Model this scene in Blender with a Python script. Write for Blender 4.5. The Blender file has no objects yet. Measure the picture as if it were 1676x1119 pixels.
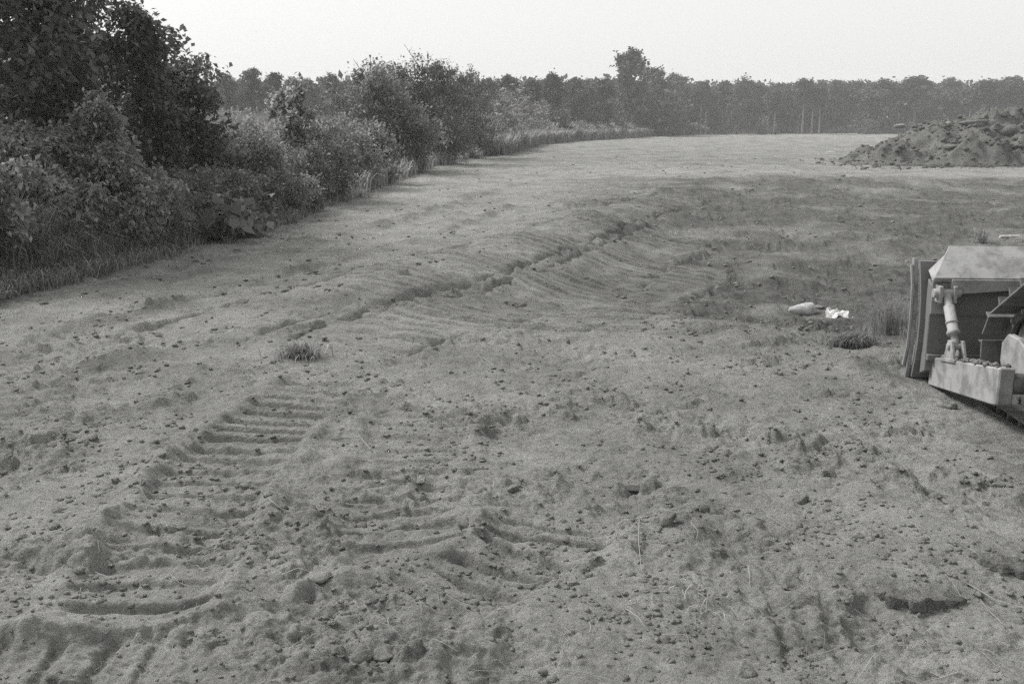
import bpy, bmesh, math, random
import numpy as np
from mathutils import Vector, Matrix

# ------------------------------------------------------------------ camera, sky, sun, exposure
SC = bpy.context.scene
COL = SC.collection
CAM_H = 1.65
F = 35.0 / 36.0 * 1676.0
HORIZON = 205.0
PITCH = math.atan((559.5 - HORIZON) / F)
cam_data = bpy.data.cameras.new('camera')
cam_data.lens = 35.0
cam_data.sensor_width = 36.0
cam_data.clip_start = 0.05
cam_data.clip_end = 3000.0
cam = bpy.data.objects.new('camera', cam_data)
COL.objects.link(cam)
cam.location = (0, 0, CAM_H)
cam.rotation_euler = (math.pi / 2 - PITCH, 0, 0)
SC.camera = cam

SUN_EL, SUN_AZ = math.radians(46), math.radians(-58)      # azimuth from +Y (ahead), negative = to the left
world = bpy.data.worlds.new('World')
SC.world = world
world.use_nodes = True
wn = world.node_tree
wn.nodes.clear()
w_out = wn.nodes.new('ShaderNodeOutputWorld')
w_bg = wn.nodes.new('ShaderNodeBackground')
w_sky = wn.nodes.new('ShaderNodeTexSky')
w_sky.sky_type = 'NISHITA'
w_sky.sun_disc = False
w_sky.sun_elevation = SUN_EL
w_sky.sun_rotation = SUN_AZ
w_sky.dust_density = 4.0
w_sky.air_density = 1.5
w_bw = wn.nodes.new('ShaderNodeRGBToBW')                   # black-and-white film: the sky's colour is dropped
w_mix = wn.nodes.new('ShaderNodeMix')
w_mix.data_type = 'RGBA'
w_mix.inputs[0].default_value = 0.75                       # thin even overcast over the clear sky
w_mix.inputs[7].default_value = (4.9, 4.9, 4.86, 1)
wn.links.new(w_sky.outputs[0], w_bw.inputs[0])
wn.links.new(w_bw.outputs[0], w_mix.inputs[6])
wn.links.new(w_mix.outputs[2], w_bg.inputs[0])
w_bg.inputs[1].default_value = 0.1
wn.links.new(w_bg.outputs[0], w_out.inputs[0])

sun_data = bpy.data.lights.new('sun', 'SUN')
sun_data.energy = 2.3
sun_data.angle = math.radians(18)
sun_data.color = (1.0, 0.99, 0.975)
sun = bpy.data.objects.new('sun', sun_data)
COL.objects.link(sun)
_sd = Vector((math.sin(SUN_AZ) * math.cos(SUN_EL), math.cos(SUN_AZ) * math.cos(SUN_EL), math.sin(SUN_EL)))
sun.rotation_euler = _sd.to_track_quat('Z', 'Y').to_euler()
sun.location = (0, 0, 60)

SC.view_settings.view_transform = 'Standard'
SC.view_settings.look = 'None'
SC.view_settings.gamma = 1.0
SC.view_settings.use_curve_mapping = False
SC.view_settings.exposure = 0.95
SC.render.engine = 'CYCLES'
SC.cycles.use_denoising = False
SC.cycles.denoising_prefilter = 'ACCURATE'
SC.cycles.denoising_input_passes = 'RGB_ALBEDO_NORMAL'
SC.cycles.adaptive_threshold = 0.004
SC.cycles.max_bounces = 6
SC.cycles.volume_bounces = 3
SC.cycles.transparent_max_bounces = 8

RNG = np.random.default_rng(1995)
random.seed(1995)


def ray(px, py):
    u, v = (px - 838.0) / F, (559.5 - py) / F
    return np.array((u, math.cos(PITCH) + v * math.sin(PITCH), -math.sin(PITCH) + v * math.cos(PITCH)))


def at(px, py, Y):
    d = ray(px, py)
    s = Y / d[1]
    return d[0] * s, CAM_H + d[2] * s


def on_ground(px, py):
    d = ray(px, py)
    s = CAM_H / -d[2]
    for _ in range(6):
        x, y = d[0] * s, d[1] * s
        z = float(broad(np.array([x]), np.array([y]))[0])
        s = (CAM_H - z) / -d[2]
    return d[0] * s, d[1] * s


# ------------------------------------------------------------------ object helpers
def tag(o, label=None, cat=None, group=None, kind=None):
    if label:
        o['label'] = label
    if cat:
        o['category'] = cat
    if group:
        o['group'] = group
    if kind:
        o['kind'] = kind
    return o


def thing(name, label, cat, loc=(0, 0, 0), rz=0.0, group=None):
    o = bpy.data.objects.new(name, None)
    o.empty_display_size = 0.2
    COL.objects.link(o)
    o.location = loc
    o.rotation_euler = (0, 0, rz)
    return tag(o, label, cat, group)


def link(name, me, mat=None, parent=None):
    if mat is not None and not me.materials:
        me.materials.append(mat)
    o = bpy.data.objects.new(name, me)
    COL.objects.link(o)
    if parent is not None:
        o.parent = parent
    return o


def raw_mesh(name, verts, faces=None, loops=None, starts=None, totals=None, smooth=False):
    """numpy verts and equal-sided numpy faces -> mesh"""
    me = bpy.data.meshes.new(name)
    verts = np.ascontiguousarray(verts, dtype=np.float32)
    me.vertices.add(len(verts))
    me.vertices.foreach_set('co', verts.ravel())
    if faces is not None:
        if isinstance(faces, np.ndarray):
            k = faces.shape[1]
            loops = faces.ravel()
            totals = np.full(len(faces), k)
        else:
            loops = np.concatenate([f.ravel() for f in faces])
            totals = np.concatenate([np.full(len(f), f.shape[1]) for f in faces])
        starts = np.concatenate(([0], np.cumsum(totals)[:-1]))
    me.loops.add(len(loops))
    me.loops.foreach_set('vertex_index', loops.astype(np.int32))
    me.polygons.add(len(starts))
    me.polygons.foreach_set('loop_start', starts.astype(np.int32))
    me.polygons.foreach_set('loop_total', totals.astype(np.int32))
    if smooth:
        me.polygons.foreach_set('use_smooth', np.ones(len(starts), dtype=bool))
    me.update(calc_edges=True)
    return me


class MB:
    """collects bevelled solids for one mesh object"""

    def __init__(self):
        self.bm = bmesh.new()

    def prism(self, poly, axis, a, b, bevel=0.0):
        """poly: 2D points; axis 'x': points are (y, z); 'y': (x, z); 'z': (x, y)"""
        def p3(p, t):
            return {'x': (t, p[0], p[1]), 'y': (p[0], t, p[1]), 'z': (p[0], p[1], t)}[axis]
        va = [self.bm.verts.new(p3(p, a)) for p in poly]
        vb = [self.bm.verts.new(p3(p, b)) for p in poly]
        n = len(poly)
        fs = [self.bm.faces.new(va), self.bm.faces.new(vb[::-1])]
        for i in range(n):
            fs.append(self.bm.faces.new((va[i], vb[i], vb[(i + 1) % n], va[(i + 1) % n])))
        bmesh.ops.recalc_face_normals(self.bm, faces=fs)
        if bevel:
            es = list({e for f in fs for e in f.edges})
            bmesh.ops.bevel(self.bm, geom=es, offset=bevel, segments=1, affect='EDGES', profile=0.5)
        return self

    def box(self, lo, hi, bevel=0.0):
        return self.prism([(lo[0], lo[1]), (hi[0], lo[1]), (hi[0], hi[1]), (lo[0], hi[1])], 'z', lo[2], hi[2], bevel)

    def hexa(self, low4, high4, bevel=0.0):
        va = [self.bm.verts.new(p) for p in low4]
        vb = [self.bm.verts.new(p) for p in high4]
        fs = [self.bm.faces.new(va), self.bm.faces.new(vb[::-1])]
        for i in range(4):
            fs.append(self.bm.faces.new((va[i], vb[i], vb[(i + 1) % 4], va[(i + 1) % 4])))
        bmesh.ops.recalc_face_normals(self.bm, faces=fs)
        if bevel:
            es = list({e for f in fs for e in f.edges})
            bmesh.ops.bevel(self.bm, geom=es, offset=bevel, segments=1, affect='EDGES', profile=0.5)
        return self

    def lathe(self, p0, p1, prof, n=20, smooth=True):
        """prof: list of (t along p0->p1 in metres, radius)"""
        p0, p1 = Vector(p0), Vector(p1)
        ax = (p1 - p0).normalized()
        s = ax.orthogonal().normalized()
        t = ax.cross(s)
        rings = []
        for d, r in prof:
            c = p0 + ax * d
            rings.append([self.bm.verts.new(c + (s * math.cos(2 * math.pi * k / n) + t * math.sin(2 * math.pi * k / n)) * r) for k in range(n)])
        fs = []
        for a, b in zip(rings, rings[1:]):
            for k in range(n):
                f = self.bm.faces.new((a[k], a[(k + 1) % n], b[(k + 1) % n], b[k]))
                f.smooth = smooth
                fs.append(f)
        fs.append(self.bm.faces.new(rings[0][::-1]))
        fs.append(self.bm.faces.new(rings[-1]))
        bmesh.ops.recalc_face_normals(self.bm, faces=fs)
        return self

    def cyl(self, p0, p1, r, n=16, r1=None, ch=0.004):
        L = (Vector(p1) - Vector(p0)).length
        r1 = r if r1 is None else r1
        return self.lathe(p0, p1, [(0, r - ch), (ch, r), (L - ch, r1), (L, r1 - ch)], n)

    def mesh(self, name):
        me = bpy.data.meshes.new(name)
        self.bm.to_mesh(me)
        self.bm.free()
        return me

    def build(self, name, mat, parent=None):
        return link(name, self.mesh(name), mat, parent)


# ------------------------------------------------------------------ numpy noise
def unit(v):
    return v / np.maximum(np.linalg.norm(v, axis=-1, keepdims=True), 1e-9)


def _hash(ix, iy, seed):
    h = (ix.astype(np.int64) * 374761393 + iy.astype(np.int64) * 668265263 + seed * 974634777) & 0xFFFFFFFF
    h = ((h ^ (h >> 13)) * 1274126177) & 0xFFFFFFFF
    h = ((h ^ (h >> 16)) * 2246822519) & 0xFFFFFFFF
    return (h ^ (h >> 15)) / 4294967295.0


def pnoise(x, y, seed=0):
    ix, iy = np.floor(x), np.floor(y)
    fx, fy = x - ix, y - iy
    u, v = fx * fx * fx * (fx * (fx * 6 - 15) + 10), fy * fy * fy * (fy * (fy * 6 - 15) + 10)

    def g(ox, oy):
        a = _hash(ix + ox, iy + oy, seed) * (2 * np.pi)
        return np.cos(a) * (fx - ox) + np.sin(a) * (fy - oy)
    a = g(0, 0) * (1 - u) + g(1, 0) * u
    b = g(0, 1) * (1 - u) + g(1, 1) * u
    return (a * (1 - v) + b * v) * 1.5


def clod_field(x, y, cell, seed, prob, rmin, rmax, flat=0.75):
    """heights of half-buried lumps, one at most per cell"""
    X, Y = x / cell, y / cell
    X = X + 0.3 * pnoise(X * 3.1, Y * 3.1, seed + 50)
    Y = Y + 0.3 * pnoise(X * 2.3 + 7, Y * 2.3, seed + 51)
    ix, iy = np.floor(X), np.floor(Y)
    out = np.zeros_like(x)
    for ox in (-1, 0, 1):
        for oy in (-1, 0, 1):
            cx, cy = ix + ox, iy + oy
            r = rmin + (rmax - rmin) * _hash(cx, cy, seed + 3) ** 2
            r = np.where(_hash(cx, cy, seed + 4) < prob, r, 1e-6)
            px = cx + 0.15 + 0.7 * _hash(cx, cy, seed + 1)
            py = cy + 0.15 + 0.7 * _hash(cx, cy, seed + 2)
            ang = _hash(cx, cy, seed + 5) * np.pi
            e = 0.65 + 0.35 * _hash(cx, cy, seed + 6)
            dx, dy = X - px, Y - py
            a, b = dx * np.cos(ang) + dy * np.sin(ang), (-dx * np.sin(ang) + dy * np.cos(ang)) / e
            q = 1 - (a * a + b * b) / (r * r)
            out = np.maximum(out, np.sqrt(np.maximum(q, 0)) * r * flat)
    return out * cell


def sstep(a, b, x):
    t = np.clip((x - a) / (b - a), 0, 1)
    return t * t * (3 - 2 * t)


# hedge line: left of it the ground is grown over
EDGE = np.array([(-7.5, -30), (-5.6, 4), (-5.15, 9.9), (-4.4, 14), (-3.85, 26.4), (-2.4, 51), (2.3, 93), (16, 140), (43, 215), (300, 225), (700, 230)], float)


def edge_x(y):
    return np.interp(y, EDGE[:, 1], EDGE[:, 0])


def broad(x, y):
    """the large shape of the land"""
    d = edge_x(y) - x                                            # metres left of the hedge line
    z = 3.0 * sstep(6, 40, d) * sstep(22, 80, y)                 # meadow rising beyond the hedge
    z = z + 0.12 * sstep(0.0, 1.2, d)                            # field margin a little proud of the graded dirt
    z = z - 0.34 * np.exp(-(((x - 5.5) / 4.2) ** 2 + ((y - 12.5) / 3.6) ** 2)) * sstep(7.4, 10, y)       # scraped hollow on the right
    z = z + 0.16 * np.exp(-(((x * 0.94 - y * 0.34 + 4.6) / 0.9) ** 2)) * sstep(7, 10, y) * sstep(26, 18, y)   # bank beside the hollow
    side = (x + 2.3) * 0.93 - (y - 8.3) * 0.366                      # metres right of the crest of the bank
    z = z - 0.30 * sstep(-0.5, 1.7, side) * sstep(7.6, 11.5, y) * sstep(30, 21, y) * sstep(14, 8, side)
    z = z + 0.15 * np.exp(-(((y - 33) / 6.0) ** 2)) * sstep(-1, 6, x)
    w = sstep(8, 30, np.hypot(x, y))
    z = z + 0.16 * w * pnoise(x / 11.0, y / 11.0, 3) + 0.05 * pnoise(x / 3.7, y / 3.7, 4) * (0.3 + 0.7 * w)
    z = z - 0.05 * np.exp(-((x - 3.4) / 1.5) ** 2 - ((y - 6.0) / 1.3) ** 2)
    return z


# (points, width, grouser depth, strength)  tracks pressed by the dozer
LANES = [
    ([(-1.33, 2.95), (-1.38, 3.7), (-1.42, 4.4), (-1.40, 5.3), (-1.2, 6.6)], 0.54, 0.034, 0.95),
    ([(-0.42, 3.45), (-0.50, 4.1), (-0.55, 4.8), (-0.5, 5.8)], 0.50, 0.032, 0.6),
    ([(-2.2, 2.78), (-1.5, 2.84), (-1.1, 2.86), (-0.75, 2.98), (-0.45, 3.18), (-0.15, 3.42), (0.1, 3.75), (0.25, 4.2)], 0.50, 0.036, 0.9),
    ([(-2.75, 7.6), (-1.75, 9.4), (-0.9, 11.5), (0.0, 14), (1.9, 19), (4.2, 24)], 1.1, 0.085, 1.0),
    ([(-1.35, 7.3), (-0.35, 9.3), (0.7, 12), (2.0, 15.5), (3.2, 18.5)], 1.15, 0.085, 1.0),
    ([(0.15, 8.0), (1.0, 10.3), (1.9, 12.6), (3.2, 15.5)], 0.85, 0.08, 0.9),
    ([(3.6, 3.0), (2.9, 4.2), (2.6, 5.4)], 0.45, 0.03, 0.5),
    ([(-5.0, 8.4), (-3.6, 11.4), (-2.0, 17), (0.2, 27), (3.6, 46)], 0.6, 0.03, 0.5),
    ([(-3.6, 7.2), (-2.6, 9.6), (-1.2, 14.2), (1.0, 24), (4.4, 44)], 0.6, 0.02, 0.4),
    ([(0.6, 3.2), (2.2, 3.0), (3.6, 2.9)], 0.5, 0.03, 0.45),
    ([(1.5, 22.5), (8, 22.2), (22, 23.0)], 0.6, 0.05, 0.8),
    ([(2.0, 27.0), (9, 26.2), (24, 26.5)], 0.6, 0.05, 0.8),
]
PITCH_SHOE = 0.17


def lanes(x, y, sp):
    z = np.zeros_like(x)
    cover = np.zeros_like(x)
    wob = 0.05 * pnoise(x * 1.7, y * 1.7, 31) + 0.02 * pnoise(x * 9, y * 9, 35)
    for k, (pts, wd, dep, st) in enumerate(LANES):
        pitch = 0.29 if pts[0][1] > 7 else PITCH_SHOE
        p = np.array(pts, float)
        lo, hi = p.min(0) - 1.2, p.max(0) + 1.2
        m = np.flatnonzero((x > lo[0]) & (x < hi[0]) & (y > lo[1]) & (y < hi[1]))
        if not len(m):
            continue
        X, Y = x[m], y[m]
        best = np.full(len(m), 1e9)
        S = np.zeros(len(m))
        s0 = 0.0
        L = np.hypot(*(p[1:] - p[:-1]).T)
        for (a, b, l) in zip(p[:-1], p[1:], L):
            d = (b - a) / l
            t = np.clip((X - a[0]) * d[0] + (Y - a[1]) * d[1], 0, l)
            lat = (X - a[0] - d[0] * t) * d[1] - (Y - a[1] - d[1] * t) * d[0]
            dist = np.hypot(X - a[0] - d[0] * t, Y - a[1] - d[1] * t)
            new = dist < np.abs(best)
            best = np.where(new, np.where(lat < 0, -dist, dist), best)
            S = np.where(new, s0 + t, S)
            s0 += l
        lat = best + wob[m]
        ends = sstep(0, 0.35, S) * sstep(s0, s0 - 0.35, S)
        inside = sstep(wd * 0.5 + 0.04, wd * 0.5 - 0.03, np.abs(lat)) * ends
        fade = np.clip(0.8 + 1.2 * pnoise(X * 0.9 + k * 9, Y * 0.9, 32), 0.55 if st > 0.9 else 0.1, 1) * st
        ph = S / pitch + 0.2 * pnoise(X * 2.5, Y * 2.5, 33 + k) + 0.04 * pnoise(X * 9, Y * 9, 36 + k)
        fr = np.abs(ph - np.round(ph)) * 2                         # 0 at the grouser cut
        bar = sstep(0.36, 0.14, fr) * 1.1 - 0.45 * np.exp(-((fr - 0.5) / 0.2) ** 2)
        fq = ph - np.floor(ph)
        saw = sstep(0.0, 0.22, fq) * (1 - fq)                       # plates heaved up by the turning track, steep side towards the start
        mixs = 1.0 if pts[0][1] > 7 else 0.35
        bar = bar * (1 - mixs) + mixs * (0.5 - 1.5 * saw)
        gr = np.clip(2.0 - sp[m] / (0.33 * pitch), 0, 1) * (0.0 if wd > 0.65 else 1.0)
        z[m] += (-0.065 if wd > 0.65 else -0.03) * inside * st - dep * bar * inside * fade * gr
        rim = np.exp(-(((np.abs(lat) - wd * 0.5 - 0.07) / 0.07) ** 2)) * ends
        z[m] += rim * (0.0 if wd > 0.65 else 0.3 + st) * 0.028 * np.clip(0.5 + 1.2 * pnoise(X * 3, Y * 3, 34), 0, 1.4)
        cover[m] = np.maximum(cover[m], inside * fade)
    return z, cover


WINDROWS = [
    [(2.2, 6.75), (3.0, 6.8), (4.2, 6.75), (5.4, 6.7)],
    [(2.35, 6.1), (2.48, 6.5), (2.5, 6.9)],
    [(-5.2, 7.0), (-4.0, 9.6), (-2.7, 14.5), (-0.9, 23)],
    [(-4.6, 6.2), (-3.4, 8.4), (-2.0, 12.8), (0.0, 21)],
    [(-3.6, 5.6), (-2.7, 7.2), (-1.9, 9.0), (-0.6, 12.4)],
    [(-4.5, 9.6), (-3.5, 12.6), (-2.2, 18), (0.6, 30)],
    [(1.2, 20.6), (7, 20.2), (16, 21.5)],
    [(3.0, 24.6), (9, 24.0), (20, 25)],
    [(1.6, 29.4), (9, 29.0), (22, 29.2)],
]


def windrows(x, y):
    """spill ridges left beside the blade"""
    z = np.zeros_like(x)
    for k, pts in enumerate(WINDROWS):
        p = np.array(pts, float)
        lo, hi = p.min(0) - 0.8, p.max(0) + 0.8
        m = np.flatnonzero((x > lo[0]) & (x < hi[0]) & (y > lo[1]) & (y < hi[1]))
        X, Y = x[m], y[m]
        best = np.full(len(m), 9.0)
        for a, b in zip(p[:-1], p[1:]):
            l = math.dist(a, b)
            d = (b - a) / l
            t = np.clip((X - a[0]) * d[0] + (Y - a[1]) * d[1], 0, l)
            best = np.minimum(best, np.hypot(X - a[0] - d[0] * t, Y - a[1] - d[1] * t))
        best = best + 0.12 * pnoise(X * 1.3, Y * 1.3, 141 + k)
        z[m] = np.maximum(z[m], np.exp(-(best / 0.13) ** 2) * np.clip(0.45 + 1.4 * pnoise(X * 1.1, Y * 1.1, 151 + k), 0, 1))
    return z


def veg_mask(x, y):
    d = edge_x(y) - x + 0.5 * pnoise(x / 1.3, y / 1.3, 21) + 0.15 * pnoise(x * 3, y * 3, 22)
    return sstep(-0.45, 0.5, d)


def moist_far_mask(x, y):
    n = pnoise(x / 2.2, y / 1.4, 41) * 0.6 + pnoise(x / 0.7, y / 0.5, 42) * 0.4
    hollow = np.exp(-(((x - 3.4) / 1.7) ** 2 + ((y - 10.6) / 2.6) ** 2)) * 2.0 + np.exp(-(((x - 5.6) / 2.2) ** 2 + ((y - 13.5) / 3.2) ** 2))
    band = sstep(18.5, 21.5, y + 0.25 * (x - 5)) * sstep(32, 29, y) * sstep(0.0, 5.0, x) * 1.1
    mid = 0.8 * sstep(10, 14, y) * sstep(26, 20, y) * sstep(-0.6, 3.0, x)
    lane = 0.45 * np.exp(-(((x * 0.94 - y * 0.34 + 3.4) / 1.3) ** 2)) * sstep(7, 9, y) * sstep(22, 17, y)
    m = hollow + band + mid + lane + 0.55 * sstep(30, 50, y)  # last term darkens the far field's colour against backlight and haze, not damp
    return np.clip(m * (0.75 + 0.9 * n) + 0.22 * np.clip(n + 0.1, 0, 1), 0, 1)


def height(x, y, sp):
    x, y, sp = (np.asarray(a, float) for a in (x, y, sp))
    z = broad(x, y)
    dz, cover = lanes(x, y, sp)
    veg = veg_mask(x, y)
    mo = moist_far_mask(x, y)
    rough = (1 - 0.62 * cover) * (0.75 + 0.5 * pnoise(x / 1.9, y / 1.9, 11) + 1.1 * mo)
    rough = rough * (0.4 + 0.95 * sstep(-0.35, 0.3, pnoise(x / 0.75 + 9, y / 0.75, 13) + 0.5 * pnoise(x / 2.6, y / 2.6, 14)))
    rough = np.clip(rough, 0.12, 2.2)
    far = sstep(90, 35, np.hypot(x, y)) * 0.6 + 0.4

    def oct_(wl, amp, seed):
        k = np.clip(2.2 - 2.2 * sp / (wl * 0.9), 0, 1)
        if not k.any():
            return 0
        return amp * k * pnoise(x / wl, y / wl, seed)
    def bil(wl, amp, seed):                                          # crumbs: round tops, creased valleys
        k = np.clip(2.4 - 2.2 * sp / (wl * 0.75), 0, 1)
        wx, wy = 0.3 * pnoise(x / wl, y / wl, seed + 200), 0.3 * pnoise(x / wl + 5, y / wl, seed + 201)
        return amp * k * (np.abs(pnoise(x / wl + wx, y / wl + wy, seed)) - 0.35)
    n = oct_(1.1, 0.06, 5) + oct_(0.5, 0.042, 6) + bil(0.42, 0.038, 106) + bil(0.19, 0.036, 107) + bil(0.09, 0.02, 108) + bil(0.045, 0.010, 109) + oct_(0.022, 0.003, 9)
    n = n + 0.03 * (1 - cover) * np.clip(sp / 0.10, 0, 1) * np.clip((_hash(np.floor(x * 97), np.floor(y * 97), 12) - 0.55) * 2.2, 0, 1) ** 2 * sstep(70, 20, y)

    def cl(cell, seed, prob, a, b, flat):
        k = np.clip(2.2 - 2.2 * sp / (cell * 0.7), 0, 1)
        return k * clod_field(x, y, cell, seed, prob, a, b, flat)
    c = cl(0.62, 61, 0.08, 0.08, 0.2, 0.5) + cl(0.30, 62, 0.2, 0.10, 0.3, 0.6)
    c = c + cl(0.14, 63, 0.40, 0.12, 0.42, 0.8) + cl(0.065, 64, 0.5, 0.14, 0.45, 0.8)
    # torn pits between the lumps
    pit = np.clip(pnoise(x / 0.36, y / 0.36, 71) - 0.42, 0, 1) * np.clip(2 - 2 * sp / 0.12, 0, 1)
    wr = windrows(x, y)
    mo = np.clip(mo + 0.6 * wr, 0, 1)
    rough = rough * (1 + 0.3 * wr)
    n = n * (1 + 0.3 * sstep(7.5, 4.0, np.hypot(x, y)))
    rel = (n + c * 0.9 - 0.14 * pit) * rough * far * (1 - 0.6 * veg)
    # lumps are pressed flat on top by the tracks; cracks between them stay
    cap = 0.034 * (1 + 1.5 * mo)
    rel = np.where(rel > 0, cap * np.tanh(rel / cap), 0.07 * np.tanh(rel / 0.07))
    z = z + dz + 0.06 * wr + rel
    return z, cover, veg, mo


def gz(x, y, sp=0.03):
    return float(height(np.array([x]), np.array([y]), np.array([sp]))[0][0])


# ------------------------------------------------------------------ materials
def new_mat(name):
    m = bpy.data.materials.new(name)
    m.use_nodes = True
    nt = m.node_tree
    b = nt.nodes['Principled BSDF']
    b.inputs['Specular IOR Level'].default_value = 0.2
    return m, nt, b


def N(nt, t, **kw):
    n = nt.nodes.new(t)
    for k, v in kw.items():
        setattr(n, k, v)
    return n


def grey(v, tint=(1.0, 1.0, 0.985)):
    return (v * tint[0], v * tint[1], v * tint[2], 1)


def ramp(nt, src, stops):
    r = N(nt, 'ShaderNodeValToRGB')
    e = r.color_ramp.elements
    while len(e) < len(stops):
        e.new(0.5)
    for el, (p, v) in zip(e, stops):
        el.position = p
        el.color = grey(v) if not isinstance(v, tuple) else v
    nt.links.new(src, r.inputs[0])
    return r.outputs[0]


def noise(nt, scale, detail=4.0, rough=0.6, vec=None):
    n = N(nt, 'ShaderNodeTexNoise')
    n.inputs['Scale'].default_value = scale
    n.inputs['Detail'].default_value = detail
    n.inputs['Roughness'].default_value = rough
    if vec is None:
        g = N(nt, 'ShaderNodeNewGeometry')
        vec = g.outputs['Position']
    nt.links.new(vec, n.inputs['Vector'])
    return n.outputs[0]


def mixc(nt, fac, a, b, mode='MIX'):
    m = N(nt, 'ShaderNodeMix', data_type='RGBA', blend_type=mode)
    for s, v in ((0, fac), (6, a), (7, b)):
        if isinstance(v, (float, int)):
            m.inputs[s].default_value = v
        elif isinstance(v, tuple):
            m.inputs[s].default_value = v
        else:
            nt.links.new(v, m.inputs[s])
    return m.outputs[2]


def soil_material(name, use_attr, dry=0.315, wet=0.14):
    m, nt, b = new_mat(name)
    b.inputs['Roughness'].default_value = 0.95
    b.inputs['Specular IOR Level'].default_value = 0.08
    big = noise(nt, 0.8, 7, 0.68)
    mid = noise(nt, 5.0, 6, 0.65)
    fine = noise(nt, 55.0, 5, 0.7)
    dryc = ramp(nt, big, [(0.34, dry * 0.72), (0.5, dry), (0.66, dry * 1.2)])
    wetc = ramp(nt, mid, [(0.25, wet * 0.75), (0.75, wet * 1.25)])
    col = dryc
    if use_attr:
        a = N(nt, 'ShaderNodeAttribute', attribute_name='moist_far_tone')
        col = mixc(nt, a.outputs['Fac'], dryc, wetc)
    sp = ramp(nt, mid, [(0.28, 0.72), (0.72, 1.16)])
    col = mixc(nt, 0.75, col, sp, 'MULTIPLY')
    fs = ramp(nt, fine, [(0.3, 0.6), (0.46, 1.0), (0.72, 1.35)])
    col = mixc(nt, 0.7, col, fs, 'MULTIPLY')
    ds = ramp(nt, noise(nt, 17.0, 5, 0.8), [(0.33, 0.5), (0.45, 1.0), (0.7, 1.15)])  # dark specks: moist crumbs and painted clod shadows, placed at random
    col = mixc(nt, 0.75, col, ds, 'MULTIPLY')
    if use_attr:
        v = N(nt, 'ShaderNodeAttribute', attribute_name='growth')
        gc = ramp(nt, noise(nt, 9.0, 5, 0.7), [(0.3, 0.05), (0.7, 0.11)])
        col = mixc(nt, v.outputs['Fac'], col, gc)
    nt.links.new(col, b.inputs['Base Color'])
    bp = N(nt, 'ShaderNodeBump')
    bp.inputs['Strength'].default_value = 0.9
    bp.inputs['Distance'].default_value = 0.02
    nt.links.new(noise(nt, 75.0, 6, 0.7), bp.inputs['Height'])
    bp2 = N(nt, 'ShaderNodeBump')
    bp2.inputs['Strength'].default_value = 1.0
    bp2.inputs['Distance'].default_value = 0.08
    nt.links.new(noise(nt, 14.0, 7, 0.75), bp2.inputs['Height'])
    # crumbs
    vo = N(nt, 'ShaderNodeTexVoronoi')
    vo.inputs['Scale'].default_value = 34.0
    wv = N(nt, 'ShaderNodeVectorMath', operation='MULTIPLY_ADD')
    nz = N(nt, 'ShaderNodeTexNoise')
    nz.inputs['Scale'].default_value = 22.0
    gp = N(nt, 'ShaderNodeNewGeometry')
    nt.links.new(gp.outputs['Position'], nz.inputs['Vector'])
    nt.links.new(nz.outputs['Color'], wv.inputs[0])
    wv.inputs[1].default_value = (0.05, 0.05, 0.05)
    nt.links.new(gp.outputs['Position'], wv.inputs[2])
    nt.links.new(wv.outputs[0], vo.inputs['Vector'])
    bp3 = N(nt, 'ShaderNodeBump')
    bp3.invert = True
    bp3.inputs['Strength'].default_value = 0.8
    bp3.inputs['Distance'].default_value = 0.02
    nt.links.new(vo.outputs['Distance'], bp3.inputs['Height'])
    nt.links.new(bp3.outputs[0], bp2.inputs['Normal'])
    nt.links.new(bp2.outputs[0], bp.inputs['Normal'])
    nt.links.new(bp.outputs[0], b.inputs['Normal'])
    return m


def leaf_material(name, v, spread=0.35, trans=0.25, gloss=0.5):
    m, nt, b = new_mat(name)
    g = N(nt, 'ShaderNodeNewGeometry')
    col = ramp(nt, g.outputs['Random Per Island'], [(0.0, v * (1 - spread)), (0.7, v), (1.0, v * (1 + spread * 1.6))])
    nt.links.new(col, b.inputs['Base Color'])
    b.inputs['Roughness'].default_value = gloss
    b.inputs['Specular IOR Level'].default_value = 0.35
    t = N(nt, 'ShaderNodeBsdfTranslucent')
    nt.links.new(mixc(nt, 1.0, col, (1.5, 1.5, 1.5, 1), 'MULTIPLY'), t.inputs[0])
    mx = N(nt, 'ShaderNodeMixShader')
    mx.inputs[0].default_value = trans
    nt.links.new(b.outputs[0], mx.inputs[1])
    nt.links.new(t.outputs[0], mx.inputs[2])
    nt.links.new(mx.outputs[0], nt.nodes['Material Output'].inputs[0])
    return m


def bark_material(name, v):
    m, nt, b = new_mat(name)
    b.inputs['Roughness'].default_value = 0.9
    col = ramp(nt, noise(nt, 18.0, 5, 0.7), [(0.3, v * 0.6), (0.7, v * 1.3)])
    nt.links.new(col, b.inputs['Base Color'])
    bp = N(nt, 'ShaderNodeBump')
    bp.inputs['Distance'].default_value = 0.02
    nt.links.new(noise(nt, 40.0, 5, 0.7), bp.inputs['Height'])
    nt.links.new(bp.outputs[0], b.inputs['Normal'])
    return m


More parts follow.
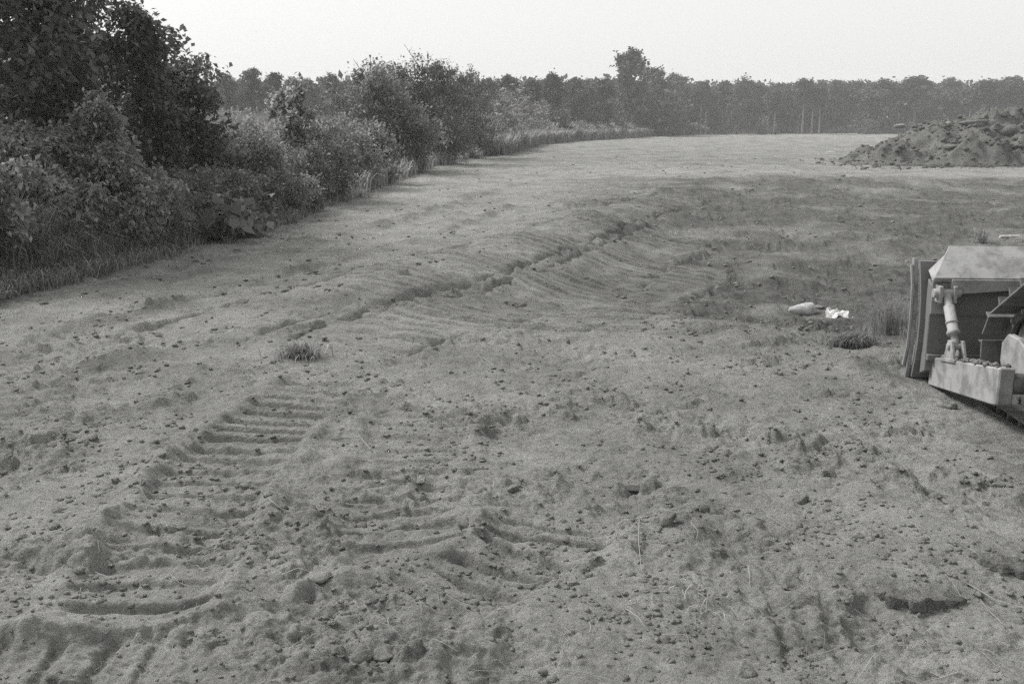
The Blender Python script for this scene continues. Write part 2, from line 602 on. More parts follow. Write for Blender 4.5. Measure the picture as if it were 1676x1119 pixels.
def paint_material(name, v, dirt=0.5, rough=0.55, dust=0.3):
    """sun-bleached machine paint with mud film, scuffs and bare spots"""
    m, nt, b = new_mat(name)
    b.inputs['Roughness'].default_value = rough
    b.inputs['Specular IOR Level'].default_value = 0.3
    tc = N(nt, 'ShaderNodeTexCoord').outputs['Object']
    base = ramp(nt, noise(nt, 3.0, 5, 0.6, tc), [(0.3, v * 0.9), (0.7, v * 1.06)])
    mud = ramp(nt, noise(nt, 7.0, 8, 0.68, tc), [(0.46, 0.0), (0.62, dirt)])
    col = mixc(nt, mud, base, grey(dust))
    chip = ramp(nt, noise(nt, 38.0, 6, 0.75, tc), [(0.62, 0.0), (0.68, 0.85)])
    col = mixc(nt, chip, col, grey(v * 0.35))
    nt.links.new(col, b.inputs['Base Color'])
    bp = N(nt, 'ShaderNodeBump')
    bp.inputs['Strength'].default_value = 0.35
    bp.inputs['Distance'].default_value = 0.008
    nt.links.new(noise(nt, 30.0, 6, 0.7, tc), bp.inputs['Height'])
    nt.links.new(bp.outputs[0], b.inputs['Normal'])
    return m


M = {}
M['soil'] = soil_material('graded soil', True)
M['clod'] = soil_material('soil clods', False, dry=0.30)
M['mound'] = soil_material('dark heaped soil', False, dry=0.165)
M['slab'] = soil_material('crusted soil', False, dry=0.21)
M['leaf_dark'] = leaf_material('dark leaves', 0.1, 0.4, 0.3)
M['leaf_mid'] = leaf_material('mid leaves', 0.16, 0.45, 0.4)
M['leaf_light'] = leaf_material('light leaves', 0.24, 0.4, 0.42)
M['leaf_far'] = leaf_material('far leaves', 0.085, 0.35, 0.15, 0.8)
M['leaf_far_pale'] = leaf_material('pale far leaves', 0.12, 0.35, 0.15, 0.8)
M['blossom'] = leaf_material('white blossom', 0.55, 0.2, 0.2)
M['grass'] = leaf_material('grass blades', 0.2, 0.5, 0.3)
M['grass_pale'] = leaf_material('pale grass blades', 0.22, 0.4, 0.25)
M['grass_band'] = leaf_material('tall pale grass', 0.21, 0.3, 0.4, 0.8)
M['straw'] = leaf_material('dry straw', 0.3, 0.3, 0.1)
M['bark'] = bark_material('dark bark', 0.09)
M['bark_pale'] = bark_material('pale bark', 0.2)
M['stone'] = bark_material('pale stone', 0.46)
M['stone_soft'] = soil_material('earthy stone', False, dry=0.34)
M['paper'] = paint_material('white paper', 0.62, 0.45, 0.8, 0.4)
M['paint'] = paint_material('dozer paint', 0.31, 0.9, 0.65, 0.16)
M['paint_shaded_dirty'] = paint_material('shaded dirty dozer paint', 0.16, 0.7, 0.7, 0.15)  # darker copy: blade-back shade under the guard, plus dirt, put into the colour
M['steel'] = paint_material('dirty steel', 0.11, 0.75, 0.6, 0.22)
M['edge_steel'] = paint_material('scoured steel', 0.30, 0.5, 0.45, 0.28)
M['rubber'] = paint_material('black rubber', 0.03, 0.4, 0.7, 0.2)
M['wood'] = bark_material('bleached wood', 0.5)

# ------------------------------------------------------------------ ground: one sheet, finer towards the viewer
def make_ground():
    th = math.radians(34)
    dense = np.arange(-th, th, 0.0023)
    coarse = np.linspace(th, 2 * math.pi - th, 46)[:-1]
    A = np.concatenate((dense, coarse))
    r = [0.35, 0.8, 1.2, 1.55, 1.8]
    while r[-1] < 420:
        d = r[-1]
        r.append(d + min(max(d * d / (995 * CAM_H) * 0.9, 0.006), 0.0105 * d if d < 120 else 0.03 * d))
    R = np.array(r)
    nA, nR = len(A), len(R)
    rr, aa = np.meshgrid(R, A, indexing='ij')
    # a little scatter so that no grid lines show
    step = np.gradient(R)[:, None]
    jr = (RNG.random(rr.shape) - 0.5) * 0.3 * step * (rr > 2)
    rr2 = rr + jr
    aa2 = aa + (RNG.random(rr.shape) - 0.5) * 0.0008 * (np.arange(nA) < len(dense))
    x, y = (rr2 * np.sin(aa2)).ravel(), (rr2 * np.cos(aa2)).ravel()
    ang = np.where(np.arange(nA) < len(dense), 0.0023, 0.13)[None, :] * rr
    sp = np.minimum(np.maximum(ang, np.broadcast_to(step, rr.shape) * 0.6), 5).ravel()
    z, cover, veg, mo = height(x, y, sp)
    verts = np.stack((x, y, z), 1)
    i, j = np.meshgrid(np.arange(nR - 1), np.arange(nA), indexing='ij')
    j2 = (j + 1) % nA
    quads = np.stack((i * nA + j, (i + 1) * nA + j, (i + 1) * nA + j2, i * nA + j2), -1).reshape(-1, 4)[:, ::-1]
    c = len(verts)
    verts = np.vstack((verts, [[0, 0, gz(0, 0, 1.0)]]))
    jj = np.arange(nA)
    tris = np.stack((np.full(nA, c), (jj + 1) % nA, jj), 1)
    # put the cap's normals the same way as the quads
    me = raw_mesh('ground', verts, [quads, tris[:, ::-1]], smooth=True)
    if me.polygons[0].normal.z < 0:
        me.flip_normals()
    for nm, arr in (('moist_far_tone', mo), ('growth', veg)):
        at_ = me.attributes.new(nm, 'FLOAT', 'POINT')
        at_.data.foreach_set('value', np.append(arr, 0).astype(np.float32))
    o = link('ground', me, M['soil'])
    return tag(o, kind='structure')


make_ground()


def track_strip(pts, wd, amp, seed, pitch):
    """a run of cleat prints heaved up by the turning dozer, on a fine grid of its own along the run"""
    p = np.array(pts, float)
    L = np.concatenate(([0], np.cumsum(np.hypot(*(p[1:] - p[:-1]).T))))
    S = np.arange(0, L[-1], 0.022)
    T = np.arange(-wd / 2 - 0.15, wd / 2 + 0.151, 0.05)
    k = np.ones(41) / 41
    cx, cy = np.interp(S, L, p[:, 0]), np.interp(S, L, p[:, 1])
    cx, cy = (np.convolve(np.pad(c, 20, mode='edge'), k, 'valid') for c in (cx, cy))
    dx, dy = np.gradient(cx), np.gradient(cy)
    n = np.hypot(dx, dy)
    nx, ny = dy / n, -dx / n
    SS, TT = np.meshgrid(S, T, indexing='ij')
    x = (cx[:, None] + nx[:, None] * TT).ravel()
    y = (cy[:, None] + ny[:, None] * TT).ravel()
    SS, TT = SS.ravel(), TT.ravel()
    ph = (SS + 0.10 * TT) / pitch + 0.16 * pnoise(x * 1.2, y * 1.2, seed) + 0.05 * pnoise(x * 6, y * 6, seed + 1)
    fq = ph - np.floor(ph)
    per = _hash(np.floor(ph), np.zeros_like(ph), seed + 2)               # every cleat bites differently
    keep = np.clip(0.62 + 1.3 * pnoise(x * 0.7, y * 0.7, seed + 3) + 0.6 * pnoise(SS * 0.9, TT * 4, seed + 4), 0, 1)
    bar = sstep(0.0, 0.14, fq) * (1 - 0.6 * fq) * (0.55 + 0.8 * per)
    half = wd / 2 - 0.05 + 0.14 * pnoise(x * 2.2, y * 2.2, seed + 5) + 0.08 * (per - 0.5)
    edge = sstep(half + 0.07, half - 0.08, np.abs(TT) + 0.06 * pnoise(x * 6, y * 6, seed + 9)) * sstep(0, 0.4, SS) * sstep(L[-1], L[-1] - 0.6, SS)
    z = broad(x, y) - 0.03 + edge * (0.01 + amp * bar * keep) - (1 - edge) * 0.06
    z = z + (0.007 * pnoise(x * 7, y * 7, seed + 6) + 0.012 * np.abs(pnoise(x * 3.5, y * 3.5, seed + 7))) + 0.03 * (1 - keep) * pnoise(x * 4.4, y * 4.4, seed + 8) * edge
    a, b = len(S), len(T)
    i, j = np.meshgrid(np.arange(a - 1), np.arange(b - 1), indexing='ij')
    Q = np.stack((i * b + j, i * b + j + 1, (i + 1) * b + j + 1, (i + 1) * b + j), -1).reshape(-1, 4)
    me = raw_mesh('track_prints', np.stack((x, y, z), 1), Q, smooth=False)
    if sum(p_.normal.z for p_ in me.polygons[:200]) < 0:
        me.flip_normals()
    for nm, arr in (('moist_far_tone', moist_far_mask(x, y) * 0.7), ('growth', np.zeros_like(x))):
        at_ = me.attributes.new(nm, 'FLOAT', 'POINT')
        at_.data.foreach_set('value', arr.astype(np.float32))
    tag(link('ground_track_prints', me, M['soil']), kind='structure')


track_strip([(-2.75, 7.6), (-1.75, 9.4), (-0.9, 11.5), (0.0, 14), (1.9, 19), (4.2, 24)], 1.25, 0.058, 301, 0.29)
track_strip([(-1.35, 7.3), (-0.35, 9.3), (0.7, 12), (2.0, 15.5), (3.2, 18.5)], 1.3, 0.058, 321, 0.28)
track_strip([(0.15, 8.0), (1.0, 10.3), (1.9, 12.6), (3.2, 15.5)], 1.0, 0.055, 341, 0.28)


# ------------------------------------------------------------------ haze
def make_haze():
    mb = MB()
    mb.box((-440, -440, -2.2), (440, 440, 22))
    m = bpy.data.materials.new('thin summer haze')
    m.use_nodes = True
    nt = m.node_tree
    nt.nodes.clear()
    out = nt.nodes.new('ShaderNodeOutputMaterial')
    v = nt.nodes.new('ShaderNodeVolumePrincipled')
    v.inputs['Color'].default_value = (1.0, 1.0, 1.0, 1)
    v.inputs['Density'].default_value = 0.0009
    v.inputs['Anisotropy'].default_value = 0.2
    nt.links.new(v.outputs[0], out.inputs['Volume'])
    o = mb.build('haze', m)
    tag(o, kind='stuff')


make_haze()


# ------------------------------------------------------------------ dirt mound on the right
def lump_template(sub):
    bm = bmesh.new()
    bmesh.ops.create_icosphere(bm, subdivisions=sub, radius=1.0)
    v = np.array([p.co[:] for p in bm.verts])
    f = np.array([[q.index for q in p.verts] for p in bm.faces])
    bm.free()
    return v, f


LUMP = {1: lump_template(1), 2: lump_template(2), 3: lump_template(3)}


def lumps(pos, size, sub, rng, flat=0.7, rough=0.28):
    """many irregular lumps joined in one (verts, faces)"""
    tv, tf = LUMP[sub]
    n, k = len(pos), len(tv)
    sc = size[:, None] * np.stack((rng.uniform(0.75, 1.3, n), rng.uniform(0.75, 1.3, n), rng.uniform(0.6, 1.05, n) * flat), 1)
    ang = rng.uniform(0, 2 * np.pi, n)
    pn = unit(rng.normal(size=(n, 9, 3)))                             # a chunk is cut out by nine random planes
    pd = rng.uniform(0.5, 1.0, (n, 9))
    c = np.einsum('kc,nfc->nkf', tv, pn)
    r = np.minimum(np.min(np.where(c > 0.05, pd[:, None, :] / np.maximum(c, 0.05), 9.0), -1), 1.15)
    nz = np.stack([rng.normal(size=(n, 3)) for _ in range(4)], 1)
    ph = rng.uniform(0, 6.28, (n, 4))
    w = np.sin(np.einsum('kc,nfc->nkf', tv, nz * 4.5) + ph[:, None, :]).sum(-1)
    V = tv[None] * (r[..., None] * (1 + rough * 0.16 * w[..., None]) + rough * 0.3 * rng.normal(size=(n, k, 1)) * (0.6 if sub < 3 else 0.16))
    V = V * sc[:, None, :]
    ca, sa = np.cos(ang)[:, None], np.sin(ang)[:, None]
    V = np.stack((V[..., 0] * ca - V[..., 1] * sa, V[..., 0] * sa + V[..., 1] * ca, V[..., 2]), -1) + pos[:, None, :]
    Fc = (tf[None] + (np.arange(n) * k)[:, None, None]).reshape(-1, 3)
    return V.reshape(-1, 3), Fc


def mound_height(x, y):
    def bump(cx, cy, rx, ry, h, p=1.4):
        return h * np.clip(1 - (((x - cx) / rx) ** 2 + ((y - cy) / ry) ** 2), 0, 1) ** p
    h = np.maximum.reduce([bump(25.5, 47, 10.2, 6.0, 2.2, 0.95), bump(21.3, 46.3, 5.4, 4.4, 1.95, 1.1), bump(18.4, 45.8, 3.2, 3.0, 1.05, 1.1), bump(30, 47, 7, 5.5, 2.1, 1.0)])
    w = sstep(0.0, 0.5, h)
    h = h + w * (0.38 * pnoise(x / 2.3, y / 2.3, 81) + 0.24 * pnoise(x / 0.9, y / 0.9, 82) + 0.12 * pnoise(x / 0.36, y / 0.36, 83) - 0.25 * (np.abs(pnoise(x / 0.6, y / 0.6, 86)) - 0.3) + 0.06 * pnoise(x / 0.16, y / 0.16, 87))
    h = h + w * (clod_field(x, y, 1.3, 84, 0.25, 0.1, 0.3, 0.8) + clod_field(x, y, 0.5, 85, 0.4, 0.1, 0.4, 0.9) - 0.5 * np.clip(pnoise(x / 0.7, y / 0.7, 88) - 0.35, 0, 1))
    return h


def make_mound():
    xs, ys = np.arange(14.0, 36.6, 0.09), np.arange(40.0, 53.6, 0.11)
    X, Y = np.meshgrid(xs, ys)
    b = broad(X.ravel(), Y.ravel())
    h = mound_height(X.ravel(), Y.ravel())
    z = np.where(h > 0.02, b + h, b - 0.35)
    V = np.stack((X.ravel(), Y.ravel(), z), 1)
    ny, nx = X.shape
    i, j = np.meshgrid(np.arange(ny - 1), np.arange(nx - 1), indexing='ij')
    Q = np.stack((i * nx + j, i * nx + j + 1, (i + 1) * nx + j + 1, (i + 1) * nx + j), -1).reshape(-1, 4)
    keep = (h[Q] > 0.02).any(1)
    me = raw_mesh('dirt_mound', V, Q[keep], smooth=False)
    o = link('dirt_mound', me, M['mound'])
    tag(o, 'long heap of dark bulldozed earth in front of the far woods at right', 'dirt mound')
    rng = np.random.default_rng(7)
    n = 5200
    px, py = rng.uniform(13.6, 34, n), rng.uniform(39.5, 50, n)
    hh = mound_height(px, py)
    k = (hh > 0.05) | (rng.random(n) < 0.25)
    px, py, hh = px[k], py[k], np.maximum(hh[k], 0)
    s = 0.025 + 0.15 * rng.random(len(px)) ** 5.0
    V, Fc = lumps(np.stack((px, py, broad(px, py) + hh + s * 0.15), 1), s, 1, rng, 0.8, 0.3)
    c = link('clods', raw_mesh('mound clods', V, Fc), M['mound'], o)
    c['kind'] = 'stuff'


make_mound()


# ------------------------------------------------------------------ plants
def leaf_mesh(name, pos, axis, normal, length, width, fold=0.25):
    n = len(pos)
    axis = unit(axis)
    side = unit(np.cross(normal, axis))
    nrm = np.cross(axis, side)
    L, W = length[:, None], width[:, None]
    base, tip = pos, pos + axis * L - nrm * L * 0.12
    mid = pos + axis * L * 0.45
    a, b = mid + side * W + nrm * W * fold, mid - side * W + nrm * W * fold
    V = np.stack((base, a, tip, b), 1).reshape(-1, 3)
    k = np.arange(n) * 4
    return raw_mesh(name, V, np.stack((k, k + 1, k + 2, k + 3), 1))


def tube_mesh(name, polys):
    """polys: list of (points Nx3, r0, r1, sides)"""
    VV, FF, off = [], [], 0
    for pts, r0, r1, n in polys:
        pts = np.asarray(pts, float)
        m = len(pts)
        t = unit(np.gradient(pts, axis=0))
        ref = np.array((0.31, 0.17, 0.93)) if abs(t[0, 2]) < 0.8 else np.array((0.93, 0.21, 0.1))
        s = unit(np.cross(t, ref))
        u = np.cross(t, s)
        a = 2 * np.pi * np.arange(n) / n
        r = np.linspace(r0, r1, m)[:, None, None]
        V = pts[:, None] + r * (np.cos(a)[None, :, None] * s[:, None] + np.sin(a)[None, :, None] * u[:, None])
        VV.append(V.reshape(-1, 3))
        i, j = np.meshgrid(np.arange(m - 1), np.arange(n), indexing='ij')
        FF.append(np.stack((i * n + j, i * n + (j + 1) % n, (i + 1) * n + (j + 1) % n, (i + 1) * n + j), -1).reshape(-1, 4) + off)
        off += m * n
    return raw_mesh(name, np.vstack(VV), np.vstack(FF), smooth=True)


def profile(shape, t):
    t = np.clip(t, 0, 1)
    if shape == 'round':
        return np.sin(np.pi * np.clip(0.12 + 0.86 * t, 0, 1)) ** 0.55
    if shape == 'cone':
        return (1 - t) ** 0.75 * (0.55 + 0.45 * sstep(0, 0.25, t)) + 0.06
    if shape == 'top':                                             # umbrella of foliage at the top of a bare stem
        return np.sin(np.pi * np.clip(0.15 + 0.8 * t, 0, 1)) ** 0.5 * (0.55 + 0.45 * t)
    return np.sin(np.pi * np.clip(0.2 + 0.75 * t, 0, 1)) ** 0.4


def curve3(a, b, bend, n=5):
    t = np.linspace(0, 1, n)[:, None]
    return a * (1 - t) + b * t + bend * (4 * t * (1 - t)) * 0.5


def plant(seed, H, R, base=0.12, stems=1, nl=26, sub=5, twig=4, leaves=9000, leaf=0.09, asp=0.36, shape='round', droop=0.35,
          up=0.35, jit=0.5, wood_r=None, wood_twigs=True, bare=0, blossom=0):
    """-> (wood mesh, leaf mesh, blossom mesh or None): a plant H tall and about R in radius, its base at the origin"""
    rng = np.random.default_rng(seed)
    polys, tw = [], []
    wr = wood_r or H * 0.014
    nstem = max(stems, 1)
    lob = rng.uniform(0.6, 1.2, 7)                                # uneven outline round the compass
    for st in range(nstem):
        a = rng.uniform(0, 6.28)
        lean = 0.04 * H if nstem == 1 else R * 0.45
        hh = H * (1 if st == 0 else rng.uniform(0.78, 1.0))
        foot = np.array((math.cos(a), math.sin(a), 0)) * (0 if nstem == 1 else R * 0.14 * rng.random())
        foot[2] = -0.08
        top = foot + np.array((math.cos(a) * lean * rng.uniform(0.3, 1), math.sin(a) * lean * rng.uniform(0.3, 1), hh * 0.93))
        tr = curve3(foot, top, np.append(rng.normal(size=2) * lean * 0.25, 0), 9)
        polys.append((tr, wr / (nstem ** 0.4), wr * 0.2 / (nstem ** 0.4), 7 if H > 3 else 5))
        n_here = max(3, int(nl / nstem))
        for i in range(n_here):
            u = (i + rng.random()) / n_here
            t0 = base + (0.96 - base) * u
            p0 = np.array([np.interp(t0, np.linspace(0, 1, 9), tr[:, c]) for c in range(3)])
            az = i * 2.39996 + st * 1.3 + rng.normal() * 0.35
            k = lob[int(az / 6.283 * 7) % 7]
            rad = R * profile(shape, u) * (rng.uniform(0.45, 1.12) if nstem == 1 else rng.uniform(0.3, 1.3)) * k * (1 if nstem == 1 else 0.9)
            out = np.array((math.cos(az), math.sin(az), 0))
            p1 = p0 + out * rad + np.array((0, 0, rad * (up + rng.normal() * 0.22)))
            p1[2] = min(p1[2], H * 1.02)
            limb = curve3(p0, p1, np.array((0, 0, 0.18 * rad)) + rng.normal(size=3) * rad * 0.08, 5)
            lr = max(wr * 0.32 * (1 - 0.6 * u), 0.004)
            polys.append((limb, lr, lr * 0.3, 4))
            for s in range(sub):
                v = 0.3 + 0.7 * (s + rng.random()) / sub
                q0 = np.array([np.interp(v, np.linspace(0, 1, 5), limb[:, c]) for c in range(3)])
                dirn = unit(out * 0.6 + rng.normal(size=3) * 0.75 + np.array((0, 0, 0.15)))
                ln = max(rad, R * 0.3) * rng.uniform(0.22, 0.5)
                q1 = q0 + dirn * ln
                if wood_twigs:
                    polys.append((np.array((q0, (q0 + q1) / 2 + (0, 0, 0.05 * ln), q1)), lr * 0.4, 0.003, 3))
                for w_ in range(twig):
                    r0 = q0 + (q1 - q0) * rng.uniform(0.25, 1)
                    r1 = r0 + unit(dirn * 0.7 + rng.normal(size=3) * 0.8 + np.array((0, 0, -droop * 0.4))) * ln * rng.uniform(0.35, 0.7)
                    tw.append((r0, r1))
    for b_ in range(bare):                                          # leafless leaders that stand out of the top
        p0 = polys[0][0][-2]
        p1 = p0 + np.array((rng.normal() * 0.25 * R, rng.normal() * 0.2 * R, H * rng.uniform(0.22, 0.38)))
        polys.append((curve3(p0, p1, rng.normal(size=3) * 0.05, 5), 0.02, 0.006, 4))
        for _ in range(3):
            q = p0 + (p1 - p0) * rng.uniform(0.4, 0.9)
            polys.append((np.array((q, q + np.array((rng.normal() * 0.2, rng.normal() * 0.2, 0.4)) * H * 0.12)), 0.009, 0.004, 3))
    tw = np.array(tw)
    idx = rng.integers(0, len(tw), leaves)
    t = rng.random(leaves) ** 0.7
    a, b = tw[idx, 0], tw[idx, 1]
    pos = a + (b - a) * t[:, None] * 1.05
    pos = pos + rng.normal(size=pos.shape) * leaf * jit
    pos[:, 2] = np.maximum(pos[:, 2], 0.04)
    ax = unit(b - a) * 0.5 + rng.normal(size=pos.shape) * 0.6 + np.array((0, 0, -droop))
    nr = rng.normal(size=pos.shape) * 0.55 + np.array((0, 0, 1.0))
    L = leaf * rng.uniform(0.6, 1.3, leaves)
    lm = leaf_mesh('crown', pos, ax, nr, L, L * asp * rng.uniform(0.75, 1.2, leaves))
    wm = tube_mesh('trunk', polys)
    bl = None
    if blossom:
        rr = np.hypot(tw[:, 1, 0], tw[:, 1, 1]) / R + (tw[:, 1, 2] / H) * 1.3
        cand = np.argsort(-rr)[:max(40, len(tw) // 3)]
        ci = rng.choice(cand, blossom)
        P = np.repeat(tw[ci, 1], 14, 0)
        P = P + rng.normal(size=P.shape) * np.array((0.07, 0.07, 0.02)) + np.array((0, 0, 0.05))
        bl = leaf_mesh('blossom', P, rng.normal(size=P.shape), rng.normal(size=P.shape) * 0.4 + np.array((0, 0, 1)), np.full(len(P), 0.06), np.full(len(P), 0.03))
    return wm, lm, bl


def put_plant(name, meshes, x, y, label, cat, leafmat, barkmat, group=None, rz=0.0, sc=1.0, z=None, wood='trunk', sz=None):
    if z is None:
        z = float(broad(np.array([x]), np.array([y]))[0])
    t = thing(name, label, cat, (x, y, z), rz, group)
    t.scale = (sc, sc, sz or sc)
    wm, lm, bl = meshes
    a = link(wood, wm, barkmat, t)
    b = link('crown' if wood == 'trunk' else 'foliage', lm, leafmat, t)
    if bl is not None:
        link('blossom', bl, M['blossom'], t)
    return t


def px_plant(name, px, Y, top, R, label, cat, leafmat, barkmat, seed, group=None, wood='stem', **kw):
    x, zt = at(px, top, Y)
    z = float(broad(np.array([x]), np.array([Y]))[0])
    H = zt - z
    return put_plant(name, plant(seed, H, R, **kw), x, Y, label, cat, M[leafmat], M[barkmat], group, 0.0, 1.0, z, wood)


# -- dark trees at the left edge
T = dict(wood='trunk', base=0.1, droop=0.25, shape='round', up=0.75, jit=1.0)
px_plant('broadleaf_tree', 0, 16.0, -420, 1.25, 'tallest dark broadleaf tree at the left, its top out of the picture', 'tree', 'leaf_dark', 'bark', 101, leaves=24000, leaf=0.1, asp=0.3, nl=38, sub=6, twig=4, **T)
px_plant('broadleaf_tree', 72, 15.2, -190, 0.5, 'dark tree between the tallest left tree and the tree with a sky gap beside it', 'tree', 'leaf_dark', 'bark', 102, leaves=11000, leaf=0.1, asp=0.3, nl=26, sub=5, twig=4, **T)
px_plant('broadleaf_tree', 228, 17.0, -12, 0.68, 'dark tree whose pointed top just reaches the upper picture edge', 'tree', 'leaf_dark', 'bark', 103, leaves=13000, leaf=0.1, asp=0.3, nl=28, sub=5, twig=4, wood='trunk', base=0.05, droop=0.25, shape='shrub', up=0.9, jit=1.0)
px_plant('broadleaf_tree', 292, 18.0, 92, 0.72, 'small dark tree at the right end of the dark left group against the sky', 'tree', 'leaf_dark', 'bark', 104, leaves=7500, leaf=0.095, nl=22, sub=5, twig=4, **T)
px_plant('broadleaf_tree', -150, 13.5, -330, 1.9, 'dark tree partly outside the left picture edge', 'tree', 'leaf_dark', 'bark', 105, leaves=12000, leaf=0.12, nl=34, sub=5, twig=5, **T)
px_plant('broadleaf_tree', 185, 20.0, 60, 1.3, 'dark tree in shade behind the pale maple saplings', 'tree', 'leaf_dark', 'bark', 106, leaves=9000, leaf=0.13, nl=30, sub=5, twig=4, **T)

# -- pale saplings in front of them
S = dict(wood='trunk', stems=2, base=0.22, shape='cone', droop=0.6, up=0.95, jit=0.6)
for k, (px, Y, top, R, n, lab) in enumerate([
        (168, 13.2, 128, 0.62, 5200, 'tallest pale maple sapling standing before the dark left trees'),
        (80, 12.6, 178, 0.6, 4600, 'pale leafy sapling left of the tallest pale sapling'),
        (8, 12.0, 205, 0.6, 4200, 'pale sapling cut by the left picture edge'),
        (122, 12.2, 262, 0.5, 3600, 'low pale sapling in front of the tallest pale sapling'),
        (222, 13.1, 250, 0.48, 3000, 'slim pale sapling just right of the tallest pale sapling'),
        (50, 11.9, 300, 0.45, 3000, 'short pale sapling rising from the grass near the left edge'),
        (256, 14.0, 292, 0.42, 2400, 'small pale sapling at the right end of the sapling row'),
        (185, 12.6, 318, 0.42, 2400, 'knee high pale sapling over the grass margin'),
        (-60, 10.6, 220, 0.6, 3600, 'pale sapling just outside the left picture edge')]):
    px_plant('maple_sapling', px, Y, top, R, lab, 'sapling', 'leaf_light', 'bark', 200 + k, 'pale saplings in front of the dark trees', leaves=int(n * 2.3), leaf=0.078, asp=0.27, nl=26, sub=4, twig=4, **S)

# -- loose shrubs along the middle of the hedge
G = dict(wood='stem', stems=5, base=0.1, shape='shrub', droop=0.3, up=0.6, jit=0.9)
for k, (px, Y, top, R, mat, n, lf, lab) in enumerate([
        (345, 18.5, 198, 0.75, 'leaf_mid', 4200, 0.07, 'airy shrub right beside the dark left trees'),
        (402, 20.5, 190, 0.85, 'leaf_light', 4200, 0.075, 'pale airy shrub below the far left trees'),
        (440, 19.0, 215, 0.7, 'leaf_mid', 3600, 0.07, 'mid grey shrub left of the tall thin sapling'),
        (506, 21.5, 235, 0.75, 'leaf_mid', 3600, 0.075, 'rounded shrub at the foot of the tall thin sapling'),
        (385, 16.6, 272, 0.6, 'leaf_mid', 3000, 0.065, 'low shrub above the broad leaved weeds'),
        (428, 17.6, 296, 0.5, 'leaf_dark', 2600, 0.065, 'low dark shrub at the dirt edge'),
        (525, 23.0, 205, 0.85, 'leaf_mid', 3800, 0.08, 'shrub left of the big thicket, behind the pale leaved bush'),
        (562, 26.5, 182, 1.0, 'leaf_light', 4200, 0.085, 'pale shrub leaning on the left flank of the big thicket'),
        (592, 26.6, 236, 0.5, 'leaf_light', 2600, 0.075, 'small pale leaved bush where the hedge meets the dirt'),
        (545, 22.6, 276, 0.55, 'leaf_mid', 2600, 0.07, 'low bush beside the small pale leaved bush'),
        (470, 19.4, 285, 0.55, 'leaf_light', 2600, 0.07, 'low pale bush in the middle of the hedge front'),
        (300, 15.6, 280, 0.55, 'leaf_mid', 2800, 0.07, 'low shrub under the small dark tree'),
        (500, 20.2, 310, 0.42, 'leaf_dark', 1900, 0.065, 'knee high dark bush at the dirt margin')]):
    px_plant('hedge_shrub', px, Y, top, R, lab, 'shrub', mat, 'bark', 300 + k, 'loose shrubs along the hedge', leaves=int(n * 1.4), leaf=lf * 0.9, nl=40, sub=4, twig=3, **G)
px_plant('young_tree', 474, 22.5, 112, 0.75, 'tall thin light leaved sapling standing above the low hedge shrubs', 'sapling', 'leaf_light', 'bark', 330, wood='trunk', stems=2, base=0.15, shape='cone', leaves=4200, leaf=0.1, asp=0.42, nl=24, sub=4, twig=4, droop=0.5, up=0.5, jit=0.8)
px_plant('broadleaf_weed', 352, 15.0, 322, 0.75, 'patch of large leaved weed at the dirt edge below the loose shrubs', 'weed', 'leaf_mid', 'bark', 331, wood='stem', stems=8, base=0.2, shape='shrub', leaves=700, leaf=0.19, asp=0.42, nl=30, sub=2, twig=2, droop=0.5, up=0.3, jit=0.5)
px_plant('broadleaf_weed', 405, 16.2, 340, 0.55, 'smaller large leaved weed right of the first at the dirt edge', 'weed', 'leaf_mid', 'bark', 332, wood='stem', stems=6, base=0.2, shape='shrub', leaves=420, leaf=0.16, asp=0.42, nl=24, sub=2, twig=2, droop=0.5, up=0.3, jit=0.5)

# -- the big dark thicket
B = dict(wood='stem', stems=6, base=0.06, shape='shrub', droop=0.3, up=0.45, jit=1.0)
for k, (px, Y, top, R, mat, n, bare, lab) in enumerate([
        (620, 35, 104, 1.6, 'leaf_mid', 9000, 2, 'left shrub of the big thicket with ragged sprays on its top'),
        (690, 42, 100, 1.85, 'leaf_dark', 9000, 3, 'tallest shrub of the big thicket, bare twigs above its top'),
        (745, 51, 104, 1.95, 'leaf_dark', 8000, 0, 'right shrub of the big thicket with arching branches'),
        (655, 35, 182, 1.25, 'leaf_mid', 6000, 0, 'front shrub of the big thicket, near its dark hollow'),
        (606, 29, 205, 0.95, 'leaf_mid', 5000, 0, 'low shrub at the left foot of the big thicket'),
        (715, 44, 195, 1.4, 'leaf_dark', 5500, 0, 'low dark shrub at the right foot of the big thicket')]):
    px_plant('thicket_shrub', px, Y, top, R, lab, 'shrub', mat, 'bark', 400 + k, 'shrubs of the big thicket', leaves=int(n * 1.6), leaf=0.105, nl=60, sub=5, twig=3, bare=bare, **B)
for k, (px, Y, top, R, bl, lab) in enumerate([
        (800, 68, 142, 2.2, 150, 'white blossoming shrub right next to the big thicket'),
        (862, 90, 152, 2.9, 190, 'white blossoming shrub at the far end of the hedge'),
        (836, 80, 190, 2.0, 50, 'lower blossoming shrub between two taller ones'),
        (776, 57, 186, 1.7, 0, 'round green shrub in front of the blossoming shrubs')]):
    px_plant('flowering_shrub' if bl else 'thicket_shrub', px, Y, top, R, lab, 'shrub', 'leaf_mid', 'bark', 450 + k, 'shrubs at the far end of the hedge', leaves=5500, leaf=0.13, nl=30, sub=5, twig=4, blossom=bl, **B)

